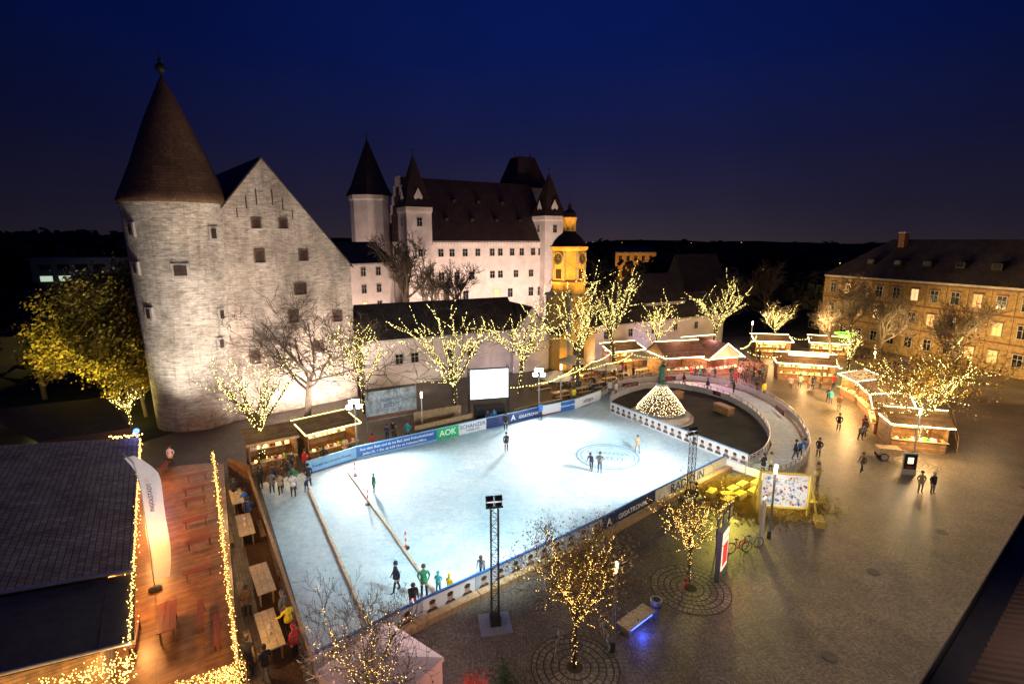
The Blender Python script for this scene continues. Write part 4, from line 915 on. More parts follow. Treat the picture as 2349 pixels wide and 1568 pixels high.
def parasol(x,y,r,h):
    o=root('parasol',(x,y,0),rng.random(),'cream canvas parasol over beer tables','parasol','parasols in the beer garden')
    part(o,'canopy',B().lathe([(r,h),(r*.55,h+.35),(.05,h+.75)],M['canvas'],8).lathe([(r,h-.22),(r,h)],M['canvas'],8)); part(o,'pole',B().tube((0,0,0),(0,0,h+.8),.04,.04,M['wood_dark'])); part(o,'foot',B().box((0,0,.05),(.6,.6,.1),M['dgrey']))
    lamp('POINT',(x,y,h-.5),110,WARM,radius=.1)
for x,y in ((11.5,64.5),(5.1,59.2),(17.6,70.5),(8,67.5)): parasol(x,y,1.9,2.4)
for P in ([(2.8,52.6,3.4),(7.3,60,3.2),(11.5,62,3.3),(16,68,3.2),(20.4,67.5,3.0)],[(5.3,57,3.0),(10,63.5,3.2),(14,71,3.0)],[(31,69.5,3.6),(35,75,3.6),(38,80,3.4)],[(35,66.5,3.2),(31.5,68.3,3.4)],[(38.9,60,3.2),(41,64.4,3.2)],[(43,79,3.4),(46,79,3.4)],[(-4,52.5,3.2),(2.8,52.6,3.4)]):
    strings(P,.35,.32,.055,M['bulb'],'warm bulbs strung between posts over the market')
for p in ((7.3,60.2,0),(11.5,62.2,0),(10,63.7,0)): solo('light_pole',B().tube((0,0,0),(0,0,3.3),.05,.04,M['wood_dark']).box((0,0,.05),(.4,.4,.1),M['dgrey']).box((0,0,3.3),(.5,.04,.04),M['wood_dark']),p,label='thin wooden pole carrying bulb strings',category='pole',group='poles carrying bulb strings')
# ---------------------------------------------------------------- fountain
fo=root('fountain',(15.3,51.6,.06),0,'round stone fountain with bronze statue and bulb covered cone','fountain')
part(fo,'basin',B().lathe([(3.3,0),(3.3,.25),(2.9,.25),(2.9,.55),(2.55,.6),(2.5,.3),(.01,.3)],M['stone'],28))
part(fo,'column',B().lathe([(.7,.3),(.6,1.2),(.75,1.3),(.45,1.5),(.35,3.2),(.6,3.4),(.6,3.6),(.01,3.6)],M['stone'],12))
part(fo,'cone_frame',B().lathe([(2.3,.95),(1.75,1.75),(.95,2.75),(.35,3.45)],M['wood_dark'],24))
b=B(); rg=random.Random(4)
for k in range(40):
    a0=k*2*math.pi/40
    for j in range(26):
        t=(j+rg.random())/26; r=2.4-2.05*t**1.1; z=.85+2.6*t; a=a0+rg.gauss(0,.06); b.octa((r*math.cos(a)*1.02,r*math.sin(a)*1.02,z+rg.gauss(0,.03)),.032,M['bulbf'])
part(fo,'fairy_lights',b,kind='stuff')
b=B(); b.tube((0,0,3.6),(0,0,3.85),.4,.36,M['bronze'],10).tube((-.1,0,3.85),(-.08,0,4.6),.1,.14,M['bronze']).tube((.12,-.05,3.85),(.08,0,4.6),.1,.14,M['bronze']).lathe([(.2,4.5),(.26,4.8),(.24,5.1),(.3,5.4),(.12,5.55),(.09,5.6)],M['bronze'],10).ball((0,0,5.75),.15,M['bronze'],8).tube((.26,0,5.35),(.5,-.1,5.7),.08,.06,M['bronze']).tube((.5,-.1,5.7),(.45,-.15,6.4),.06,.04,M['bronze']).tube((-.26,0,5.35),(-.42,-.1,4.95),.08,.06,M['bronze']).tube((.46,-.15,4.2),(.46,-.15,6.9),.02,.02,M['bronze'])
b.face([(-.25,.12,5.4),(.25,.12,5.4),(.35,.3,4.0),(-.35,.3,4.0)],M['bronze']); part(fo,'statue',b)
lamp('POINT',(15.3,48.2,2.0),60,(1,.75,.4),radius=.6)
for x,y,a in ((18.6,57.8,30),(22.4,53.0,-70)):
    solo('wooden_crate',B().box((0,0,.4),(2.2,.8,.8),M['wood']).box((0,0,.82),(2.3,.9,.05),M['wood_plain']),(x,y,.06),R(a),label='long wooden box standing on the fountain island',category='crate',group='wooden boxes by the ring')
# ---------------------------------------------------------------- street furniture
def lamppost(x,y,h,label,e=120,lit='bulbw'):
    o=root('street_lamp',(x,y,0),0,label,'street lamp','slim street lamps'); part(o,'pole',B().tube((0,0,0),(0,0,h),.08,.06,M['metal'],10).tube((0,0,0),(0,0,.5),.12,.11,M['dgrey'],10)); part(o,'lamp_head',B().tube((0,0,h),(0,0,h+.5),.085,.085,M[lit],10).tube((0,0,h+.5),(0,0,h+.6),.12,.1,M['metal'],10))
    if e: lamp('POINT',(x,y-.3,h+.5),e,(1,.76,.45),radius=.15)
lamppost(-8.4,46.6,3.7,'slim grey street lamp behind the rink boards',60); lamppost(5.5,57,3.8,'slim grey street lamp beside the beer garden',120); lamppost(15.8,29.3,4.3,'slim grey street lamp beside the poster stand',380); lamppost(33.4,40.9,4.0,'slim grey street lamp before the corner hut',650); lamppost(4.5,20.3,3.9,'slim grey street lamp beside the young tree',60,'posterw'); lamppost(44,62,4.2,'slim grey street lamp near market stalls',450); lamppost(40,86,4.2,'distant slim grey street lamp',450)
o=root('park_bench',(5.9,21.9,0),R(40),'slatted timber bench with blue light underneath','bench'); b=B()
for k in range(14): b.box((-.95+k*.146,0,.46),(.12,.75,.05),M['wood_pale'])
b.box((0,.2,.42),(2.0,.06,.04),M['metal']).box((0,-.2,.42),(2.0,.06,.04),M['metal'])
part(o,'seat',b)
for x in (-.8,.8): part(o,'leg',B().box((x,0,.2),(.1,.6,.4),M['metal']))
part(o,'light_strip',B().box((0,-.33,.37),(1.6,.04,.04),M['blueled']))
lamp('POINT',(6.1,21.3,.25),34,(.05,.1,1),radius=.2)
o=root('litter_bin',(7.0,22.5,0),0,'round grey metal litter bin with open top','litter bin'); part(o,'body',B().lathe([(.01,0),(.24,0),(.27,.85),(.3,.88),(.3,.95),(.2,.95),(.18,.6),(.01,.6)],M['metal'],18)); part(o,'band',B().lathe([(.275,.6),(.285,.62),(.285,.7),(.275,.72)],M['dgrey'],18))
def bicycle(x,y,rot,label,basket=True):
    o=root('bicycle',(x,y,0),rot,label,'bicycle','bicycles parked by the trees')
    for wx in (-.52,.52):
        b=B().torus((0,0,0),.33,.02,M['black'],'Y',20,5); w_=part(o,'wheel',b,(wx,0,.35)); r_=B().torus((0,0,0),.3,.008,M['metal'],'Y',20,4)
        for k in range(8): r_.tube((0,0,0),(.3*math.cos(k*.785),0,.3*math.sin(k*.785)),.004,.004,M['metal'],3)
        part(w_,'rim',r_)
    f=B(); P=lambda a,c,r=.018:f.tube(a,c,r,r,M['txtr'] if basket else M['metal'],6)
    P((-.52,0,.35),(-.08,0,.3));P((-.52,0,.35),(-.2,0,.78));P((-.2,0,.8),(-.08,0,.3));P((-.08,0,.3),(.36,0,.72));P((-.18,0,.72),(.34,0,.8));P((.36,0,.7),(.52,0,.35));P((.36,0,.7),(.32,0,.95))
    part(o,'frame',f); part(o,'saddle',B().ball((-.2,0,.9),.12,M['black'],6,(1.1,.7,.35)).tube((-.2,0,.78),(-.2,0,.88),.014,.014,M['metal'])); part(o,'handlebar',B().tube((.3,-.28,1.0),(.34,0,.97),.014,.014,M['black'],6).tube((.3,.28,1.0),(.34,0,.97),.014,.014,M['black'],6))
    if basket:
        g=B()
        for z in (.75,.85,.95): 
            g.box((.62,-.16,z),(.3,.01,.012),M['metal']).box((.62,.16,z),(.3,.01,.012),M['metal']).box((.47,0,z),(.01,.33,.012),M['metal']).box((.77,0,z),(.01,.33,.012),M['metal'])
        for k in range(7): g.box((.48+.047*k,-.16,.85),(.008,.008,.22),M['metal']).box((.48+.047*k,.16,.85),(.008,.008,.22),M['metal']).box((.77,-.16+.053*k,.85),(.008,.008,.22),M['metal'])
        part(o,'basket',g)
bicycle(9.0,24.2,R(60),'red bicycle with wire basket leaning near tree'); bicycle(13.3,27.8,R(10),'bicycle parked beside lit poster column'); bicycle(14.2,28.2,R(15),'grey bicycle parked beside another bicycle',False); bicycle(2.0,20.3,R(75),'grey bicycle parked beside the leafy young tree',False); bicycle(4.2,20.9,R(100),'bicycle parked beside the leafy young tree',False)
for x,y,r_ in ((9.4,24.6,2.0),(2.7,19.4,1.85),(33.0,40.4,1.8),(36.2,43.6,1.6)):
    g=B()
    for k,(ra,rb_) in enumerate(((.35,.66),(.72,1.0),(1.06,1.32),(1.38,1.62),(1.68,r_))):
        if rb_<=ra: continue
        n=int(2*math.pi*rb_/.26)
        for q_ in range(n):
            a=2*math.pi*(q_+.07)/n;c=2*math.pi*(q_+.93)/n; g.face([(ra*math.cos(a),ra*math.sin(a),0),(rb_*math.cos(a),rb_*math.sin(a),0),(rb_*math.cos(c),rb_*math.sin(c),0),(ra*math.cos(c),ra*math.sin(c),0)],M['pit'])
    solo('tree_pit_bed',B().lathe([(.01,0),(r_+.06,0)],M['pitbed'],32),(x,y,.015),kind='structure')
    solo('tree_pit_paving',g,(x,y,.022),kind='structure')
o=root('poster_column',(11.4,25.7,0),R(52),'backlit advertising column with red poster','advertising sign'); part(o,'frame',B().box((0,.0,1.45),(1.3,.26,2.9),M['metal'])); part(o,'poster',B().box((0,-.14,1.65),(1.05,.02,2.2),M['posterw']).box((0,-.155,1.4),(.85,.01,1.3),M['posterred'])); part(o,'lettering',text_mesh('COCKTAILS',.16,M['txtr']),(0,-.165,2.4),(math.pi/2,0,0))
lamp('SPOT',(12.0,25.2,1.7),40,(1,.3,.25),(12.6,23,0),120)
o=root('info_pylon',(15.0,28.7,0),R(50),'tall slim white information pylon','sign'); part(o,'body',B().box((0,0,1.5),(.6,.14,3.0),M['plastic'])); part(o,'lettering',text_mesh('P',.4,M['txtk']),(0,-.075,2.5),(math.pi/2,0,0))
for k,(x,y) in enumerate(((12.0,27.9),(12.7,28.8),(13.4,29.6))):
    o=root('street_sign',(x,y,0),R(50),'dark street information sign on thin post','sign','street information signs'); part(o,'post',B().tube((0,0,0),(0,0,2.4),.04,.04,M['metal'])); part(o,'panel',B().box((0,-.06,1.7),(.6,.06,.9),M['dgrey']).box((0,-.1,1.7),(.5,.01,.6),M['cart']))
L,an=bar((16.5,32.4),(19.6,31.9)); o=root('poster_stand',(16.5,32.4,0),an,'large timber frame holding colourful crowd poster','poster stand')
b=B().box((0,0,1.5),(.14,.14,3.0),M['straw']).box((L,0,1.5),(.14,.14,3.0),M['straw']).box((L/2,0,2.95),(L,.12,.12),M['straw']).box((L/2,0,.55),(L,.12,.12),M['straw'])
for x in (0,L): b.tube((x,0,2.6),(x+(.2 if x else -.2),-1.3,0),.06,.06,M['straw'],5).tube((x,0,2.6),(x,1.3,0),.06,.06,M['straw'],5)
part(o,'frame',b); g=B().box((L/2,-.03,1.75),(L-.3,.04,2.2),M['plastic']); rg=random.Random(2)
cc=[M['red'],M['plastic'],M['lblue'],M['plastic'],M['skin'],M['cart'],M['blue'],M['lblue'],M['plastic'],M['plastic'],M['skin']]
for k in range(260):
    x=rg.uniform(.28,L-.28); z=rg.uniform(.78,2.74); r=rg.uniform(.03,.11); g.face([(x+r*math.cos(q_*.9)*rg.uniform(.5,1.2),-.052-.0002*k,z+r*math.sin(q_*.9)*rg.uniform(.5,1.5)) for q_ in range(7)],rg.choice(cc))
part(o,'poster',g)
lamp('SPOT',(18,28.6,1.2),420,(1,.98,.95),(18,32.2,1.8),70,.7,.1)
for k,(x,y,a) in enumerate(((15.3,34.4,10),(16.0,35.2,38),(17.0,35.9,40),(15.0,33.6,40),(18.2,36.2,40),(20.4,33.2,0),(16.2,34.4,38),(14.3,34.8,50),(17.4,34.9,38),(19.8,30.9,70))):
    solo('straw_bale',B().box((0,0,.22),(1.0,.5,.44),M['straw']).box((-.2,0,.22),(.02,.51,.45),M['wood_dark']).box((.2,0,.22),(.02,.51,.45),M['wood_dark']),(x,y,0),R(a),label='rectangular yellow straw bale lying on paving',category='straw bale',group='straw bales beside the rink')
b=B(); rg=random.Random(6)
for k in range(34000):
    x=rg.gauss(17.3,1.7);y=rg.gauss(34.6,1.3); a=rg.random()*3.14; l=.12; b.face([(x-l*math.cos(a),y-l*math.sin(a),.02+rg.random()*.05),(x+l*math.cos(a),y+l*math.sin(a),.03+rg.random()*.12),(x+l*math.cos(a)+.04,y+l*math.sin(a)+.04,.03)],M['straw'])
solo('loose_straw',b,kind='stuff',label='loose yellow straw scattered over the paving',category='straw')
lamp('SPOT',(16.6,37.2,3.2),2600,(1,.82,.10),(17.2,34,0),145,.8,.2); lamp('POINT',(18.6,33.8,2.2),220,(1,.82,.12),radius=.2)
b=B()
for k in range(20000):
    x=rg.gauss(33.5,3.0);y=rg.gauss(53,7); a=rg.random()*3.14; l=.1; b.face([(x-l*math.cos(a),y-l*math.sin(a),.02),(x+l*math.cos(a),y+l*math.sin(a),.04),(x+l*math.cos(a)+.02,y+l*math.sin(a)+.04,.03)],M['straw'])
solo('wood_chips',b,kind='stuff',label='pale chips scattered on the market paving',category='wood chips')
o=root('a_frame_sign',(31.0,38.2,0),R(-10),'standing poster frame with dark and white print','sign'); part(o,'frame',B().box((0,0,.9),(1.0,.08,1.8),M['cart'])); part(o,'poster',B().box((0,-.05,1.1),(.85,.02,1.2),M['black']).box((0,-.065,1.2),(.4,.01,.5),M['posterw'])); part(o,'lettering',text_mesh('EISZEIT',.18,M['txtr']),(0,-.07,.65),(math.pi/2,0,0))
o=root('hand_cart',(31.4,41.2,0),R(-12),'wooden two wheeled trade cart beside market hut','cart'); part(o,'body',B().box((0,0,.75),(1.6,.9,.5),M['wood_pale']).box((0,0,1.03),(1.7,1.0,.05),M['wood_plain'])); 
for s in (-1,1): part(o,'wheel',B().torus((0,0,0),.3,.05,M['black'],'Y').tube((0,-.03,0),(0,.03,0),.26,.26,M['metal'],12),(-.4,s*.5,.33))
part(o,'handle',B().tube((.8,-.3,.6),(1.4,-.3,.8),.03,.03,M['metal']).tube((.8,.3,.6),(1.4,.3,.8),.03,.03,M['metal']).tube((1.4,-.3,.8),(1.4,.3,.8),.03,.03,M['metal']))
for x,y in ((20,26),(27,30),(14,20),(38,36)): solo('manhole_cover',B().lathe([(.01,.012),(.32,.012),(.34,.006)],M['dgrey'],20),(x,y,.010),kind='structure')
o=root('parked_car',(54.5,70,0),R(-75),'dark estate car parked before the brick barracks','car')
prof=[(-2.1,.35),(-2.15,.8),(-1.95,.95),(-1.7,1.42),(.3,1.45),(1.0,.98),(2.0,.85),(2.15,.6),(2.1,.35)]
b=B()
for s in (-1,1): b.face([(x,s*.85,z) for x,z in (prof if s<0 else prof[::-1])],M['navy'])
for (x0,z0),(x1,z1) in zip(prof,prof[1:]+prof[:1]): b.face([(x0,-.85,z0),(x0,.85,z0),(x1,.85,z1),(x1,-.85,z1)],M['navy'])
part(o,'body',b)
for s in (-1,1): part(o,'window',B().face([(-1.6,s*.86,1.0),(.75,s*.86,1.0),(.2,s*.86,1.36),(-1.5,s*.86,1.36)],M['glass_dark']))
for x in (-1.35,1.35):
    for s in (-1,1): part(o,'wheel',B().tube((0,-.1,0),(0,.1,0),.32,.32,M['black'],16).tube((0,-.11,0),(0,.11,0),.18,.18,M['metal'],10),(x,s*.82,.33))
tt=root('canvas_tent',(-4.9,16.9,0),R(-37),'pale pink square canvas tent by the rink','tent'); part(tt,'wall',B().box((0,0,1.15),(3.2,3.2,2.3),M['pinktent'])); part(tt,'roof',B().lathe([(2.34,2.3),(2.34,2.45),(.02,2.85)],M['pinktent'],4,a0=R(45)))
lamp('POINT',(-3.2,19.9,4.4),260,(1,.72,.68),radius=.3); lamp('POINT',(-5.5,12.6,5.5),300,(1,.70,.65),radius=.3)
for x,y,nm,mt,lb,sc_ in ((-1.6,17.6,'shrub','leafr','low shrub with bright red leaves',.8),(-.3,17.9,'shrub','fir','dark green fir shrub beside the rink',.9),(.5,17.1,'shrub','fir','dark green fir shrub beside the rink',.8)):
    rg=random.Random(int(x*10)); o=root(nm,(x,y,0),0,lb,'shrub'); s=B(); c=B()
    for k in range(16):
        a=rg.random()*6.28; p=Vector((math.cos(a)*sc_*rg.random(),math.sin(a)*sc_*rg.random(),sc_*rg.uniform(1,1.9))); s.tube((0,0,0),p,.02,.008,M['bark'],4)
        for _ in range(80):
            qv=p*rg.uniform(.4,1)+Vector((rg.gauss(0,.12),rg.gauss(0,.12),rg.gauss(0,.12))); u=Vector((rg.gauss(0,1),rg.gauss(0,1),rg.gauss(0,1))).normalized()*.05; c.face([qv-u,qv+u.orthogonal()*.6,qv+u],M[mt])
    part(o,'trunk',s); part(o,'crown',c)
lamp('POINT',(-1.4,16.2,2.0),60,(1,.45,.35),radius=.1)
# viewer's building edge
Dv=Vector((.788,.616,0)); Nv=Vector((.616,-.788,0)); A=Vector((3.0,4.1,12.0)); LR=14.0
def ra(s,n,z): p=A+Dv*s+Nv*n; return (p.x,p.y,z)
o=root('parapet_roof',(0,0,0),0,'dark roof edge with clay tiles and gutter below viewpoint','roof')
part(o,'gutter',B().prism([ra(0,0,0)[:2],ra(0,.42,0)[:2],ra(LR,.42,0)[:2],ra(LR,0,0)[:2]],11.7,11.95,M['black']).tube(ra(0,0,12),ra(LR,0,12),.04,.04,M['black'],8))
part(o,'wall',B().prism([ra(0,.1,0)[:2],ra(0,4,0)[:2],ra(LR,4,0)[:2],ra(LR,.1,0)[:2]],0,11.68,M['dgrey']))
b=B()
for i in range(76):
    for j in range(7):
        p=Vector(ra(.1+i*.18,.42+j*.3,12.0+j*.14)); e=p+Nv*.36+Vector((0,0,.17)); b.tube(p,e,.095,.08,M['roof_clay'],8)
part(o,'roof_tile',b)
o=root('roof_railing',(0,0,0),0,'black iron railing on the near roof','railing')
bal=B().tube((0,0,0),(0,0,.8),.012,.012,M['black'],5).mesh('baluster')
for i in range(40): part(o,'baluster',bal,ra(i*.13+1.6,1.2,12.35))
part(o,'rail',B().tube(ra(1.6,1.2,13.15),ra(6.8,1.2,13.15),.025,.025,M['black'],6))
part(o,'rail',B().tube(ra(1.6,1.2,12.5),ra(6.8,1.2,12.5),.02,.02,M['black'],6))
lamp('SPOT',(6.0,6.0,16.5),1100,(1,.72,.55),(8.2,5.6,12.3),70,.9,.3)  # unseen spot added to brighten the clay tiles of the near roof
# ---------------------------------------------------------------- people
def body(pose):
    bm=bmesh.new(); sk=bm.verts.layers.skin.verify(); V={}
    def v(n,co,r):
        V[n]=bm.verts.new(co); V[n][sk].radius=(r,r); return V[n]
    def e(a,c): bm.edges.new((V[a],V[c]))
    lean=pose.get('lean',0.0); sit=pose.get('sit',0.0); hz=.93-sit*.45
    def up(h,x=0.0,y=0.0): return (x,-math.sin(lean)*h+y*math.cos(lean),hz+math.cos(lean)*h)
    v('pelvis',(0,0,hz),.135); V['pelvis'][sk].use_root=True
    v('waist',up(.2),.125); v('chest',up(.42),.15); v('neck',up(.56),.06); v('h0',up(.64,0,-.02),.078); v('h1',up(.72,0,-.02),.098); v('h2',up(.79,0,0),.06); v('nose',up(.69,0,-.125),.013)
    for a,c in (('pelvis','waist'),('waist','chest'),('chest','neck'),('neck','h0'),('h0','h1'),('h1','h2'),('h1','nose')): e(a,c)
    hands=[]
    for s,nm in ((1,'l'),(-1,'r')):
        st=pose.get('step',0.0)*s
        v('hip'+nm,(s*.095,0,hz-.05),.095)
        if sit: v('kn'+nm,(s*.12,-.42,hz-.02),.07); v('an'+nm,(s*.12,-.42,.09),.045); v('to'+nm,(s*.12,-.58,.045),.04)
        else:
            v('kn'+nm,(s*.11,-st*.5-.03,.5),.065); v('an'+nm,(s*.115,-st,.09),.045); v('to'+nm,(s*.13,-st-.16,.045),.04)
        e('pelvis','hip'+nm);e('hip'+nm,'kn'+nm);e('kn'+nm,'an'+nm);e('an'+nm,'to'+nm)
        v('sh'+nm,up(.47,s*.19,0),.072); e('chest','sh'+nm)
        A=pose.get('arm'+nm,pose.get('arm','down'))
        S=Vector(V['sh'+nm].co)
        if A=='down': E=S+Vector((s*.05,.03-st*-.3,-.28)); W=E+Vector((s*.0,-.08+st*.3,-.24))
        elif A=='bent': E=S+Vector((s*.06,.03,-.27)); W=E+Vector((-s*.1,-.22,.03))
        elif A=='pocket': E=S+Vector((s*.1,.05,-.26)); W=E+Vector((-s*.09,-.1,-.2))
        elif A=='out': E=S+Vector((s*.16,-.08,-.2)); W=E+Vector((s*.1,-.18,-.08))
        elif A=='up': E=S+Vector((s*.1,-.2,-.1)); W=E+Vector((-s*.05,-.12,.2))
        else: E=S+Vector((0,-.16,-.22)); W=E+Vector((0,-.22,-.1))
        v('el'+nm,E,.052); v('wr'+nm,W,.033); dr=(W-E).normalized(); P=W+dr*.06; v('pa'+nm,P,.034)
        e('sh'+nm,'el'+nm);e('el'+nm,'wr'+nm);e('wr'+nm,'pa'+nm); sd=dr.orthogonal().normalized(); dn=dr.cross(sd)
        for k in range(4):
            o_=sd*(k-1.5)*.022; l=(.06,.075,.07,.055)[k]; v('f%d'%k+nm,P+dr*(.03+l*.5)+o_,.009); v('g%d'%k+nm,P+dr*(.03+l)+o_+dn*.02,.008); e('pa'+nm,'f%d'%k+nm); e('f%d'%k+nm,'g%d'%k+nm)
        v('t0'+nm,P+sd*.045+dr*.005,.011); v('t1'+nm,P+sd*.06+dr*.04,.009); e('pa'+nm,'t0'+nm); e('t0'+nm,'t1'+nm)
        hands.append((W+dr*.02,dr))
    me=bpy.data.meshes.new('body'); bm.to_mesh(me); hd=Vector(V['h1'].co); nk=Vector(V['neck'].co); bm.free()
    ob=bpy.data.objects.new('tmp',me); COL.objects.link(ob); m=ob.modifiers.new('s','SKIN'); m.use_smooth_shade=True; m.branch_smoothing=.6; m2=ob.modifiers.new('u','SUBSURF'); m2.levels=1
    bpy.context.view_layer.update(); out=bpy.data.meshes.new_from_object(ob.evaluated_get(bpy.context.evaluated_depsgraph_get())); bpy.data.objects.remove(ob)
    idx=[]
    axis=(hd-nk).normalized()
    for p in out.polygons:
        c=p.center; i=0
        if (c-nk).dot(axis)>.0 and (c-hd).length<.3: i=2
        elif any((c-w).dot(d_)>0 and (c-w).length<.25 for w,d_ in hands): i=2
        elif c.z<.11: i=3
        elif c.z<hz-.08 and not(abs(c.x)>.17): i=1
        elif sit and c.y<-.12 and c.z<hz+.1: i=1
        idx.append(i)
    out.materials.clear()
    for _ in range(4): out.materials.append(M['skin'])
    out.polygons.foreach_set('material_index',idx); out.polygons.foreach_set('use_smooth',[True]*len(idx))
    return out,hd,axis,nk
POSES={'stand':dict(arm='pocket'),'hang':dict(arm='down'),'walk':dict(arm='down',step=.22),'talk':dict(arm='bent'),'lean':dict(arm='fwd',lean=.45,step=.12),'reach':dict(arml='out',armr='bent',step=.08),'phone':dict(arml='up',armr='pocket'),'sit':dict(arm='bent',sit=1.0)}
PB={k:body(p) for k,p in POSES.items()}
bc={}
HM={}
def person(x,y,face,pose,top,leg,label,z=0.0,sc=1.0,hat='hair',group='people at the ice rink and market'):
    key=(pose,top,leg)
    if key not in bc:
        me=PB[pose][0].copy(); me.materials[0]=C[top]; me.materials[1]=C[leg]; me.materials[2]=M['skin']; me.materials[3]=M['black']; bc[key]=me
    hd,ax,nk=PB[pose][1:]
    o=root('person',(x,y,z),R(face),label,'person',group); o.scale=(sc*random.Random(int(x*31+y*17)).uniform(.95,1.05),)*3 if sc==1.0 else (sc,)*3
    part(o,'body',bc[key])
    hm=M['hair'] if hat=='hair' else C[hat]
    k2=(pose,hat)
    if k2 not in HM:
        b=B(); b.ball((0,.018,.035),.118,hm,8,(.95,1,1)); 
        if hat!='hair': b.ball((0,.02,.165),.035,hm,5)
        b.ball((0,.05,-.03),.1,hm,6,(.95,.8,1)); f=B(); 
        for s in (-1,1): f.ball((s*.035,-.1,.0),.012,M['black'],4).ball((s*.1,-.0,-.02),.022,M['skin'],4)
        f.box((0,-.1,-.07),(.05,.012,.01),M['red']); 
        HM[k2]=(b.mesh('hair' if hat=='hair' else 'hat'),f.mesh('face'))
    rt_=Vector((0,0,1)).rotation_difference(ax).to_euler()
    part(o,'hair' if hat=='hair' else 'hat',HM[k2][0],hd,rt_); part(o,'face',HM[k2][1],hd,rt_)
    if POSES[pose].get('sit',0)==0:
        hk=('hem',top)
        if hk not in HM: HM[hk]=B().lathe([(.15,.18),(.175,.05),(.19,-.12),(.18,-.13),(.15,-.02)],C[top],14).mesh('jacket_hem',True)
        part(o,'jacket_hem',HM[hk],(0,0,.93))
    return o
